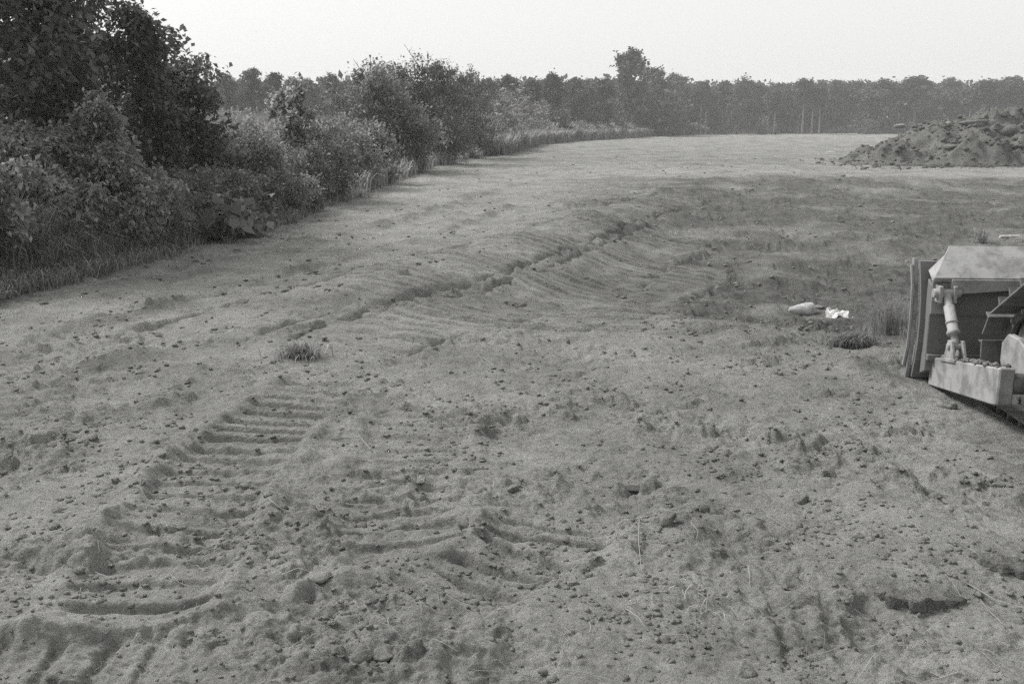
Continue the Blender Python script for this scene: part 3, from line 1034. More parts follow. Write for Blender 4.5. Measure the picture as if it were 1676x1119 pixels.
# ------------------------------------------------------------------ far trees: a dozen plants, copied
FAR = [plant(500 + k, 10.0, rr, base=bs, stems=1, nl=24, sub=5, twig=4, leaves=4200, leaf=0.34, asp=0.45, shape=sh, droop=0.15, up=0.3, jit=0.7, wood_r=0.17, wood_twigs=False)
       for k, (rr, bs, sh) in enumerate([(2.6, 0.25, 'round'), (2.2, 0.35, 'top'), (3.0, 0.12, 'round'), (1.8, 0.45, 'top'), (2.4, 0.2, 'round'), (2.0, 0.4, 'round'), (3.2, 0.1, 'round'), (1.7, 0.3, 'cone'), (1.9, 0.62, 'top'), (1.6, 0.55, 'round')])]
FAR_BUSH = [plant(540 + k, 3.0, 1.7, base=0.05, stems=4, nl=22, sub=4, twig=3, leaves=1500, leaf=0.3, asp=0.45, shape='shrub', jit=0.9, wood_twigs=False) for k in range(3)]


def put_far(name, var, px, Y, top, label, group, mat='leaf_far', bark='bark', wide=1.0, H0=10.0, pool=FAR):
    x, zt = at(px, top, Y)
    z = float(broad(np.array([x]), np.array([Y]))[0]) - 0.1
    s = (zt - z) / H0
    wm, lm, _ = pool[var]
    t = thing(name, label, 'bush' if pool is FAR_BUSH else 'tree', (x, Y, z), random.uniform(0, 6.28), group)
    t.scale = (s * wide, s * wide, s)
    for nm, me, mt in (('trunk' if pool is FAR else 'stem', wm, M[bark]), ('crown' if pool is FAR else 'foliage', lm, M[mat])):
        if not me.materials:
            me.materials.append(None)
        o = bpy.data.objects.new(nm, me)
        o.parent = t
        COL.objects.link(o)
        o.material_slots[0].link = 'OBJECT'
        o.material_slots[0].material = mt
    return t


LAB_FAR = 'slender grey tree in the closed edge of the far woods'
GF = 'trees along the edge of the far woods'
rf = random.Random(5)
px = 1118
k = 0
while px < 1860:
    top = 136 + rf.uniform(-13, 18) - (4 if 1500 < px else 0)
    Y = 196 + rf.uniform(-8, 22)
    pale = rf.random() < 0.35
    lab = LAB_FAR
    if 1420 < px < 1680:
        lab = 'far tree rising behind the dirt mound'
    elif px >= 1680:
        lab = 'far tree beyond the right picture edge'
    put_far('woodland_tree', [8, 9, 8][k % 3] if pale else [0, 1, 3, 5, 2, 9, 4, 8][k % 8], px, Y - (8 if pale else 0), top, lab, GF, 'leaf_far', 'bark_pale' if pale else 'bark', rf.uniform(1.1, 2.1))
    px += rf.uniform(6, 17)
    k += 1
# single trees one can point at
for (px, Y, top, var, wide, mat, bk, lab) in [
        (1031, 150, 71, 5, 1.05, 'leaf_far', 'bark', 'tall tree with knobbly round top standing above the far treeline'),
        (1078, 162, 106, 2, 1.1, 'leaf_far', 'bark', 'broad tree just right of the tall knobbly tree'),
        (1112, 180, 114, 0, 1.2, 'leaf_far_pale', 'bark', 'pale open crowned tree right of the broad tree'),
        (1150, 178, 128, 8, 1.1, 'leaf_far', 'bark_pale', 'far tree with pale leaning bare trunk'),
        (1210, 182, 130, 6, 0.85, 'leaf_far', 'bark', 'dark dense tree standing out before the far woods'),
        (1318, 184, 124, 8, 1.2, 'leaf_far', 'bark_pale', 'tallest tree of the straight far treeline, pale trunk'),
        (1346, 184, 135, 9, 1.1, 'leaf_far', 'bark_pale', 'far tree with straight pale trunk right of the tallest one'),
        (985, 132, 120, 4, 1.2, 'leaf_far', 'bark', 'rounded tree left of the tall knobbly tree'),
        (945, 124, 124, 2, 1.1, 'leaf_far', 'bark', 'low broad tree above the band of tall grass'),
        (905, 118, 113, 0, 0.95, 'leaf_far', 'bark', 'round topped tree behind the blossoming shrubs'),
        (868, 112, 122, 4, 1.0, 'leaf_far', 'bark', 'far tree seen above the blossoming shrubs'),
        (832, 116, 117, 5, 1.2, 'leaf_far', 'bark', 'ragged far tree behind the gap in the hedge'),
        (798, 108, 124, 2, 1.0, 'leaf_far', 'bark', 'far tree just right of the big thicket top'),
        (1005, 142, 160, 6, 0.95, 'leaf_far_pale', 'bark', 'small pale tree at the foot of the tall knobbly tree'),
        (1050, 154, 150, 6, 0.9, 'leaf_far', 'bark', 'small dense tree under the broad tree'),
        (1090, 172, 155, 2, 1.0, 'leaf_far', 'bark', 'small tree under the pale open crowned tree')]:
    put_far('woodland_tree', var, px, Y, top, lab, 'trees of the far hedgerow', mat, bk, wide)
for (px, Y, top, var, wide, lab) in [
        (338, 98, 138, 2, 0.9, 'rounded far tree right of the dark left trees'),
        (372, 106, 118, 6, 1.0, 'broad far tree on the meadow rise at left'),
        (408, 110, 107, 0, 1.2, 'highest far tree on the meadow rise, spiky top'),
        (448, 108, 113, 4, 1.2, 'far tree on the meadow rise behind the tall thin sapling'),
        (504, 114, 126, 2, 0.9, 'low far tree right of the tall thin sapling'),
        (543, 112, 117, 6, 0.9, 'dark round far tree left of the big thicket'),
        (588, 116, 126, 2, 1.0, 'far tree hidden behind the top of the big thicket'),
        (290, 96, 140, 4, 1.1, 'far tree behind the small dark tree'),
        (478, 124, 124, 6, 1.0, 'far tree in the gap on the meadow rise'),
        (640, 120, 128, 4, 1.2, 'far tree behind the big thicket'),
        (700, 118, 126, 6, 1.0, 'second far tree behind the big thicket'),
        (755, 112, 128, 2, 1.0, 'far tree behind the right side of the big thicket')]:
    put_far('woodland_tree', var, px, Y, top, lab, 'trees on the meadow rise', 'leaf_far', 'bark', wide)
for k, (px, Y, top, lab) in enumerate([
        (1112, 172, 196, 'pale bush at the left foot of the far treeline'),
        (1130, 176, 203, 'small pale bush beside the pale leaning trunk'),
        (1180, 178, 207, 'low bush before the dark dense far tree'),
        (1248, 180, 203, 'pale bush at the field end, right of the dark dense tree'),
        (1266, 182, 206, 'smaller pale bush beside its taller neighbour at the field end'),
        (1425, 186, 196, 'bush at the foot of the woods left of the dirt mound'),
        (962, 124, 186, 'pale bush rising from the tall grass band'),
        (1010, 138, 190, 'rounded bush in the tall grass below the tall tree'),
        (1050, 152, 190, 'grey bush in the tall grass right of the rounded bush'),
        (915, 106, 182, 'bush at the left end of the tall grass band'),
        (1085, 172, 194, 'low bush where the tall grass band meets the woods')]):
    put_far('field_bush', k % 3, px, Y, top, lab, 'bushes along the field end', 'leaf_far_pale', 'bark', 1.0, 3.0, FAR_BUSH)


def far_wood_mass():
    rng = np.random.default_rng(77)
    P = []
    for q in range(330):
        px_ = rng.uniform(1090, 1900) if q < 230 else rng.uniform(1850, 2900)
        Y = rng.uniform(208, 236)
        x, zt = at(px_, 134 + rng.uniform(-4, 14), Y)
        n = 120
        u = unit(rng.normal(size=(n, 3))) * rng.uniform(0.6, 1, (n, 1))
        P.append(np.array((x, Y, zt - 4.0)) + u * np.array((2.6, 2.6, 4.0)))
    for _ in range(220):
        px_ = rng.uniform(760, 1110)
        Y = rng.uniform(150, 200)
        x, zt = at(px_, 132 + rng.uniform(-8, 16), Y)
        n = 90
        u = unit(rng.normal(size=(n, 3))) * rng.uniform(0.6, 1, (n, 1))
        P.append(np.array((x, Y, zt - 4.0)) + u * np.array((2.6, 2.6, 4.0)))
    for _ in range(200):
        px_ = rng.uniform(-200, 800)
        Y = rng.uniform(120, 150)
        x, zt = at(px_, 136 + rng.uniform(-6, 16), Y)
        n = 90
        u = unit(rng.normal(size=(n, 3))) * rng.uniform(0.6, 1, (n, 1))
        P.append(np.array((x, Y, zt - 2.4)) + u * np.array((2.6, 2.6, 2.6)))
    P = np.vstack(P)
    n = len(P)
    me = leaf_mesh('far_woods', P, rng.normal(size=P.shape), rng.normal(size=P.shape) + np.array((0, 0, 1)), rng.uniform(0.6, 1.3, n), rng.uniform(0.3, 0.5, n))
    o = link('far_woods', me, M['leaf_far'])
    tag(o, kind='stuff')


far_wood_mass()


# ------------------------------------------------------------------ grass and weeds (nobody could count them)
def blades(name, x, y, z, h, w, mat, rng, lean=0.5, flat=0.0, parent=None):
    n = len(x)
    a = rng.uniform(0, 6.28, n)
    d = np.stack((np.cos(a), np.sin(a), np.zeros(n)), 1)
    s = np.stack((-np.sin(a + rng.normal(size=n) * 0.5), np.cos(a), np.zeros(n)), 1)
    s = unit(s)
    b = np.stack((x, y, z - 0.02), 1)
    ln = (lean * rng.uniform(0.3, 1.4, n))[:, None]
    H, W = h[:, None], w[:, None]
    up = np.array((0, 0, 1.0))
    m1 = b + up * H * 0.55 + d * H * ln * 0.25
    m2 = b + up * H * (0.9 - 0.25 * ln) + d * H * ln * 0.75
    tip = b + up * H * (1.0 - 0.55 * ln) + d * H * ln * 1.25
    V = np.stack((b - s * W, b + s * W, m1 - s * W * 0.9, m1 + s * W * 0.9, m2 - s * W * 0.6, m2 + s * W * 0.6, tip), 1).reshape(-1, 3)
    k = np.arange(n)[:, None] * 7
    Q = np.concatenate((k + np.array((0, 1, 3, 2)), k + np.array((2, 3, 5, 4))))
    Tt = k + np.array((4, 5, 6))
    return link(name, raw_mesh(name, V, [Q, Tt]), M[mat], parent)


def hedge_points(rng, n, y0, y1, d0, d1, power=1.0):
    y = 1 / (1 / y0 + rng.random(n) * (1 / y1 - 1 / y0))            # more of them near, where they show
    d = d0 + (d1 - d0) * rng.random(n) ** power
    return edge_x(y) - d, y


def make_growth():
    rng = np.random.default_rng(31)
    x, y = hedge_points(rng, 42000, 7.6, 24, -0.35, 2.3, 1.0)
    cl = pnoise(x * 1.3, y * 1.3, 91)
    k = cl > -0.25
    x, y, cl = x[k], y[k], cl[k]
    inner = np.clip((edge_x(y) - x + 0.2) / 0.8, 0.25, 1)
    h = (0.4 + 0.7 * rng.random(len(x)) ** 1.3 + 0.35 * cl) * inner
    tag(blades('margin_grass', x, y, broad(x, y), np.maximum(h, 0.08), 0.003 + 0.0035 * rng.random(len(x)), 'grass', rng, 0.75), kind='stuff')
    x, y = hedge_points(rng, 9000, 24, 120, -0.3, 3.2, 1.2)
    h = 0.3 + 0.5 * rng.random(len(x))
    tag(blades('hedge_grass', x, y, broad(x, y), h, 0.008 + 0.0003 * y, 'grass', rng, 0.6), kind='stuff')
    # band of tall grass between the dirt and the far hedgerow
    n = 36000
    y = rng.uniform(58, 205, n)
    x = edge_x(y) + 1.2 - rng.random(n) ** 1.5 * 9
    h = 1.3 + 1.2 * rng.random(n)
    tag(blades('tall_grass', x, y, broad(x, y), h * (0.6 + 0.4 * np.clip((edge_x(y) - x) / 2, 0, 1)), 0.03 + 0.0008 * y, 'grass_band', rng, 0.35), kind='stuff')
    n = 14000
    y = 1 / (1 / 25 + rng.random(n) * (1 / 115 - 1 / 25))
    x = edge_x(y) - rng.uniform(2, 46, n) * np.clip(y / 60, 0.4, 1)
    tag(blades('meadow_grass', x, y, broad(x, y), 0.3 + 0.4 * rng.random(n), 0.008 + 0.0006 * y, 'grass_pale', rng, 0.5), kind='stuff')
    # leafy weeds filling the foot of the hedge
    ns, per = 1900, 16
    sx, sy = hedge_points(rng, ns, 8.5, 48, 0.35, 4.2, 1.0)
    hh = 0.35 + 0.75 * rng.random(ns) ** 1.3
    hh = hh * np.clip((edge_x(sy) - sx) / 1.2, 0.35, 1)
    t = rng.random((ns, per)) ** 0.7
    la = rng.uniform(0, 6.28, ns)
    bend = rng.uniform(0.05, 0.4, ns)
    X = sx[:, None] + np.cos(la)[:, None] * (bend * hh)[:, None] * t ** 2 + rng.normal(size=t.shape) * 0.05
    Y = sy[:, None] + np.sin(la)[:, None] * (bend * hh)[:, None] * t ** 2 + rng.normal(size=t.shape) * 0.05
    Z = broad(sx, sy)[:, None] + hh[:, None] * t + 0.03
    P = np.stack((X, Y, Z), -1).reshape(-1, 3)
    n = len(P)
    L = rng.uniform(0.05, 0.12, n)
    tag(link('undergrowth', leaf_mesh('undergrowth', P, rng.normal(size=P.shape) + np.array((0, 0, -0.3)), rng.normal(size=P.shape) * 0.6 + np.array((0, 0, 1)), L, L * 0.36), M['leaf_mid']), kind='stuff')


make_growth()


# ------------------------------------------------------------------ clods and straw lying on the graded dirt
def scatter_ground(rng, n, y0, y1):
    y0 = 30 if y1 > 100 else y0
    y = 1 / (1 / y0 + rng.random(n) ** 0.8 * (1 / y1 - 1 / y0))
    x = rng.uniform(-0.68, 0.68, n) * (y + 0.6)
    k = (x > edge_x(y) + 0.15) & ~((x > 2.45) & (x < 5.2) & (y > 2.9) & (y < 6.9))
    return x[k], y[k]


def make_clods():
    rng = np.random.default_rng(12)
    VV, FF, off = [], [], 0
    for n, sub, s0, s1, y1 in ((11000, 1, 0.004, 0.03, 10), (16000, 1, 0.015, 0.06, 48), (160, 2, 0.025, 0.055, 20), (2600, 1, 0.03, 0.12, 130)):
        x, y = scatter_ground(rng, n, 2.3, y1)
        den = 0.9 * pnoise(x / 0.8, y / 0.8, 95) + 0.7 * pnoise(x / 0.3, y / 0.3, 96) + 0.8 * moist_far_mask(x, y) + 0.6 * windrows(x, y) + 0.3
        den = np.clip(den - 0.15, 0, 1) ** 1.6 * 1.5
        if s1 == 0.06:
            den = den * 1.3 + 0.2 + 0.25 * sstep(7, 9, y) * sstep(24, 18, y) * (x > -2.6)
        k = rng.random(len(x)) < np.clip(den, 0.03, 1)
        x, y = x[k], y[k]
        s = s0 + (s1 - s0) * rng.random(len(x)) ** 5
        if s1 == 0.06:
            s = 0.007 + 0.05 * rng.random(len(x)) ** 4
            s = np.clip(s, 0.0, 0.004 + 0.0026 * y)
        z = height(x, y, np.clip(0.0053 * y, 0.02, 0.12))[0]
        z = np.where(y > 7.5, np.maximum(z, broad(x, y) - 0.012), z)
        V, Fc = lumps(np.stack((x, y, z + (0.12 * s if s1 == 0.06 else -s * 0.12)), 1), s, sub, rng, 0.75, 0.4)
        VV.append(V)
        FF.append(Fc + off)
        off += len(V)
    me = raw_mesh('soil_clods', np.vstack(VV), np.vstack(FF))
    tag(link('soil_clods', me, M['clod']), kind='stuff')


make_clods()


def make_straw():
    rng = np.random.default_rng(14)
    x, y = scatter_ground(rng, 1500, 2.4, 16)
    k = rng.random(len(x)) < np.clip(0.2 + 1.6 * pnoise(x / 0.9, y / 0.9, 97), 0.04, 1)
    x, y = x[k], y[k]
    polys = []
    for a, b in zip(x, y):
        L = rng.uniform(0.04, 0.2)
        an = rng.uniform(0, 6.28)
        t = np.linspace(-0.5, 0.5, 4)
        px_, py_ = a + np.cos(an) * L * t + rng.normal() * 0.02 * t ** 2, b + np.sin(an) * L * t
        pz = height(px_, py_, np.full(4, 0.05))[0] + 0.006 + 0.012 * rng.random(4)
        polys.append((np.stack((px_, py_, pz), 1), 0.0013, 0.0009, 3))
    tag(link('straw_bits', tube_mesh('straw_bits', polys), M['straw']), kind='stuff')


make_straw()


# ------------------------------------------------------------------ single things on the dirt
def stone(name, px, py, size0, label, cat, mat, seed, group=None, flat=0.7, sink=0.25, stretch=(1, 1), rz=0.0, rough=0.3):
    rng = np.random.default_rng(seed)
    size = size0 * 0.66
    x, y = on_ground(px, py)
    V, Fc = lumps(np.zeros((1, 3)), np.array([size]), 3, rng, flat, rough)
    V[:, 0] *= stretch[0]
    V[:, 1] *= stretch[1]
    me = raw_mesh(name, V, Fc, smooth=False)
    o = link(name, me, M[mat])
    o.location = (x, y, gz(x, y, 0.1) + size * flat * (1 - 2 * sink) * 0.45)
    o.rotation_euler = (0, 0, rz)
    return tag(o, label, cat, group)


stone('stone', 520, 948, 0.062, 'smooth pale oval stone beside the track prints in the foreground', 'stone', 'stone_soft', 1, flat=0.62, stretch=(1.15, 0.85), rz=-0.4, rough=0.06)
stone('soil_lump', 790, 804, 0.038, 'dark lump left of a slightly larger twin in the foreground', 'lump of earth', 'clod', 2)
stone('soil_lump', 840, 796, 0.05, 'larger of two dark lumps side by side in the foreground', 'lump of earth', 'clod', 3)
stone('soil_lump', 596, 1066, 0.05, 'rounded lump at the bottom of the picture in a small hollow', 'lump of earth', 'clod', 4, flat=0.9)
stone('soil_lump', 632, 1072, 0.045, 'lump touching the right of the rounded lump at the bottom', 'lump of earth', 'clod', 5)
stone('soil_lump', 728, 728, 0.055, 'flat pale lump beyond the two dark lumps', 'lump of earth', 'stone_soft', 6, flat=0.5, stretch=(1.3, 0.8))
stone('soil_lump', 1312, 822, 0.05, 'upright lump right of the dry stalks', 'lump of earth', 'clod', 9, flat=0.8)
stone('soil_lump', 1090, 862, 0.07, 'dark lump with dry stalks around it', 'lump of earth', 'clod', 10, flat=0.8)
stone('soil_lump', 690, 800 - 20, 0.055, 'low dark lump left of the two dark twins', 'lump of earth', 'clod', 11, flat=0.6)
stone('soil_lump', 1040, 790, 0.07, 'jagged dark lump beyond the dry stalks', 'lump of earth', 'mound', 12, flat=0.6, stretch=(1.4, 0.8))
stone('soil_lump', 1215, 1092, 0.055, 'pale lump at the bottom right of the picture', 'lump of earth', 'stone_soft', 13)
stone('stone', 1550, 668, 0.07, 'pale lump on the dirt below the dozer push arm', 'stone', 'stone_soft', 14, flat=0.7)
stone('stone', 1360, 250, 0.42, 'flat pale stone lying left of the dirt mound', 'stone', 'stone', 15, flat=0.35, stretch=(1.4, 0.6))
stone('stone', 1340, 505, 0.09, 'grey stone at the right end of the pale drum', 'stone', 'stone_soft', 16, flat=0.7)


def earth_slab(px, py, size, tilt, rz, seed, label):
    """a plate of crust heaved up by the tracks, ragged edge, tilted"""
    rng = np.random.default_rng(seed)
    x, y = on_ground(px, py)
    n, rings = 40, 9
    a = np.linspace(0, 2 * np.pi, n, endpoint=False)
    out = 1 + 0.30 * pnoise(np.cos(a) * 1.6 + seed, np.sin(a) * 1.6, 5) + 0.22 * pnoise(np.cos(a) * 4, np.sin(a) * 4 + seed, 6) + 0.07 * rng.normal(size=n)
    r = np.linspace(0.06, 1, rings)
    X = (r[:, None] * out * np.cos(a)).ravel() * size
    Y = (r[:, None] * out * np.sin(a)).ravel() * size * 0.72
    Z = 0.016 * pnoise(X * 14, Y * 14, seed) + 0.01 * pnoise(X * 34, Y * 34, seed + 1) + 0.03 - 0.012 * np.repeat(r ** 4, n)
    V = np.stack((X, Y, Z), 1)
    low = V[-n:] * np.array((0.93, 0.93, 0)) + np.array((0, 0, -0.03)) + rng.normal(size=(n, 3)) * 0.004
    V = np.vstack((V, low))
    i, j = np.meshgrid(np.arange(rings), np.arange(n), indexing='ij')
    j2 = (j + 1) % n
    Q = np.stack((i * n + j, (i + 1) * n + j, (i + 1) * n + j2, i * n + j2), -1).reshape(-1, 4)
    Tt = np.stack((np.zeros(n - 2, int), np.arange(1, n - 1), np.arange(2, n)), 1)
    o = link('soil_slab', raw_mesh('soil_slab', V, [Q, Tt]), M['slab'])
    o.location = (x, y, gz(x, y, 0.12) - 0.012)
    o.rotation_euler = (tilt, 0.08, rz)
    tag(o, label, 'earth slab', 'slabs of crust at lower right')


earth_slab(1500, 972, 0.15, -0.22, 0.1, 7, 'broad tilted slab of grey crust at lower right, a dark crack under its edge')
earth_slab(1650, 930, 0.12, -0.2, -0.5, 8, 'slab of grey crust at the right edge behind the broad one')


def pale_drum():
    x, y = on_ground(1312, 514)
    d = math.hypot(x, y)
    mb = MB()
    L, r = 0.30, 0.082
    prof = [(0.0, 0.012), (0.01, 0.03), (0.10, 0.058), (0.20, r), (0.26, r), (0.285, r * 0.9), (L, r * 0.55), (L + 0.006, r * 0.2)]
    mb.lathe((-0.15, 0.02, 0.02), (0.15, -0.02, 0.035), prof, 22)
    o = mb.build('plastic_jug', M['stone'])
    o.location = (x, y, gz(x, y, 0.1) + 0.05)
    tag(o, 'pale rounded jug lying half buried in the dark dirt near the dozer', 'jug')


pale_drum()


def paper_scrap():
    rng = np.random.default_rng(3)
    x, y = on_ground(1369, 527)
    n, m = 12, 9
    u, v = np.meshgrid(np.linspace(-1, 1, n), np.linspace(-1, 1, m))
    X = u * 0.105 + 0.018 * pnoise(u * 2, v * 2, 5)
    Y = v * 0.05 + 0.02 * pnoise(u * 2 + 4, v * 2, 6)
    Z = 0.03 + 0.06 * np.abs(pnoise(u * 1.6, v * 1.6, 7)) + 0.03 * (pnoise(u * 4, v * 4, 8)) + 0.03 * v
    V = np.stack((X.ravel(), Y.ravel(), Z.ravel()), 1)
    V2 = V - np.array((0, 0, 0.003))
    i, j = np.meshgrid(np.arange(m - 1), np.arange(n - 1), indexing='ij')
    Q = np.stack((i * n + j, i * n + j + 1, (i + 1) * n + j + 1, (i + 1) * n + j), -1).reshape(-1, 4)
    me = raw_mesh('paper_scrap', np.vstack((V, V2)), np.vstack((Q, Q[:, ::-1] + len(V))))
    o = link('paper_scrap', me, M['paper'])
    o.location = (x, y, gz(x, y, 0.1) + 0.01)
    o.rotation_euler = (0, 0, -0.3)
    tag(o, 'crumpled white paper scrap lying by the pale jug', 'paper')


paper_scrap()


def pale_post():
    x, y = on_ground(1636, 388)
    mb = MB()
    mb.cyl((0, 0, 0.05), (1.3, 0.08, 0.07), 0.028, 10, 0.024)
    o = mb.build('wooden_post', M['wood'])
    o.location = (x, y, gz(x, y, 0.1))
    tag(o, 'pale wooden post lying on the dirt beyond the dozer blade', 'post')


pale_post()


def tuft(px, py, n, h, spread, mat, label, seed, lean=0.8, name='grass_tuft', w=0.003, cat='grass tuft'):
    rng = np.random.default_rng(seed)
    x, y = on_ground(px, py)
    rr, aa = np.abs(rng.normal(size=n)) * spread, rng.uniform(0, 6.28, n)
    bx, by = rr * np.cos(aa), rr * np.sin(aa) * 0.7
    z = height(x + bx, y + by, np.full(n, 0.05))[0]
    z0 = float(broad(np.array([x]), np.array([y]))[0])
    o = blades(name, bx, by, z - z0, h * rng.uniform(0.5, 1.2, n), np.full(n, w), mat, rng, lean)
    o.location = (x, y, z0)
    return tag(o, label, cat)


tuft(490, 585, 520, 0.15, 0.11, 'grass', 'flattened tuft of grey grass standing alone on the dirt at left', 1, 1.0)
tuft(1396, 562, 620, 0.14, 0.10, 'leaf_mid', 'dark round weed tuft in front of the white paper scrap', 2, 0.9, 'weed_tuft', 0.004, 'weed')
tuft(1455, 548, 230, 0.4, 0.13, 'grass_band', 'tall feathery pale grass clump just left of the dozer blade', 3, 0.45, 'grass_clump', 0.0025)
tuft(1606, 396, 90, 0.34, 0.07, 'straw', 'dry pale weed standing left of the wooden post', 4, 0.7, 'dry_weed', 0.004, 'weed')
tuft(590, 325, 260, 0.3, 0.3, 'grass', 'grass tuft on the dirt edge below the small pale leaved bush', 5, 0.9)
tuft(1110, 985, 26, 0.09, 0.10, 'straw', 'sparse dry grass roots poking out of the foreground dirt', 6, 1.2, 'dry_weed', 0.0016, 'weed')


def stalk(pts, label, r=0.004, name='dry_stalk'):
    P = []
    for px_, py_, up in pts:
        x, y = on_ground(px_, py_)
        P.append((x, y, gz(x, y, 0.06) + 0.008 + up))
    P = np.array(P)
    c = P[0].copy()
    t = np.linspace(0, 1, len(P))
    tt = np.linspace(0, 1, 3 * len(P))
    P = np.stack([np.interp(tt, t, P[:, k] - c[k]) for k in range(3)], 1)
    o = link(name, tube_mesh(name, [(P, r * 0.55, r * 0.35, 5)]), M['straw'])
    o.location = c
    tag(o, label, 'stalk', 'dry stalks lying in the foreground dirt')


stalk([(1030, 880, 0), (1046, 870, 0.03), (1044, 900, 0.03), (1050, 938, 0)], 'bent pale stalk in the middle of the foreground dirt')
stalk([(1085, 842, 0), (1150, 838, 0.02), (1215, 842, 0.01), (1242, 838, 0)], 'long thin stalk lying beside the dark lump', 0.0035)
stalk([(540, 722, 0), (590, 722, 0.01), (606, 732, 0)], 'short twig on the dirt left of the flat pale lump', 0.006)
stalk([(960, 722, 0), (1025, 714, 0.01)], 'straight stalk on the dirt beyond the two dark lumps', 0.004)
stalk([(1020, 1000, 0.01), (1070, 994, 0.02), (1112, 992, 0)], 'thin stalk across the small lumps near the bottom', 0.003)
stalk([(1130, 865, 0), (1142, 880, 0.03), (1140, 890, 0.01)], 'tiny curled stalk right of the bent stalk', 0.003)
stalk([(1585, 962, 0), (1630, 985, 0.01), (1675, 1000, 0)], 'stalk at the right edge beside the broad earth slab', 0.004)
stalk([(690, 888, 0), (700, 872, 0.03)], 'short upright straw in the foreground', 0.0025)

# stones and roots on the mound
for k, (px, py, s, lab, mt) in enumerate([
        (1476, 206, 0.2, 'pale block sticking out of the left flank of the mound', 'stone_soft'),
        (1592, 201, 0.36, 'large tilted block near the mound top', 'clod'),
        (1552, 204, 0.22, 'pale flat stone on the mound slope', 'stone_soft'),
        (1555, 240, 0.3, 'dark boulder low on the mound slope', 'mound'),
        (1650, 216, 0.45, 'dark boulder on the mound near the right edge', 'mound')]):
    Yt = 45.0
    # find where the line of sight meets the heap
    for Yt in np.arange(41, 50, 0.05):
        x, z = at(px, py, Yt)
        if z <= float(broad(np.array([x]), np.array([Yt]))[0]) + float(mound_height(np.array([x]), np.array([Yt]))[0]):
            break
    V, Fc = lumps(np.zeros((1, 3)), np.array([s]), 3, np.random.default_rng(40 + k), 0.7, 0.2)
    V[:, 0] *= 1.3
    o = link('boulder', raw_mesh('boulder', V, Fc, smooth=True), M[mt])
    o.location = (x, Yt, z)
    tag(o, lab, 'boulder')


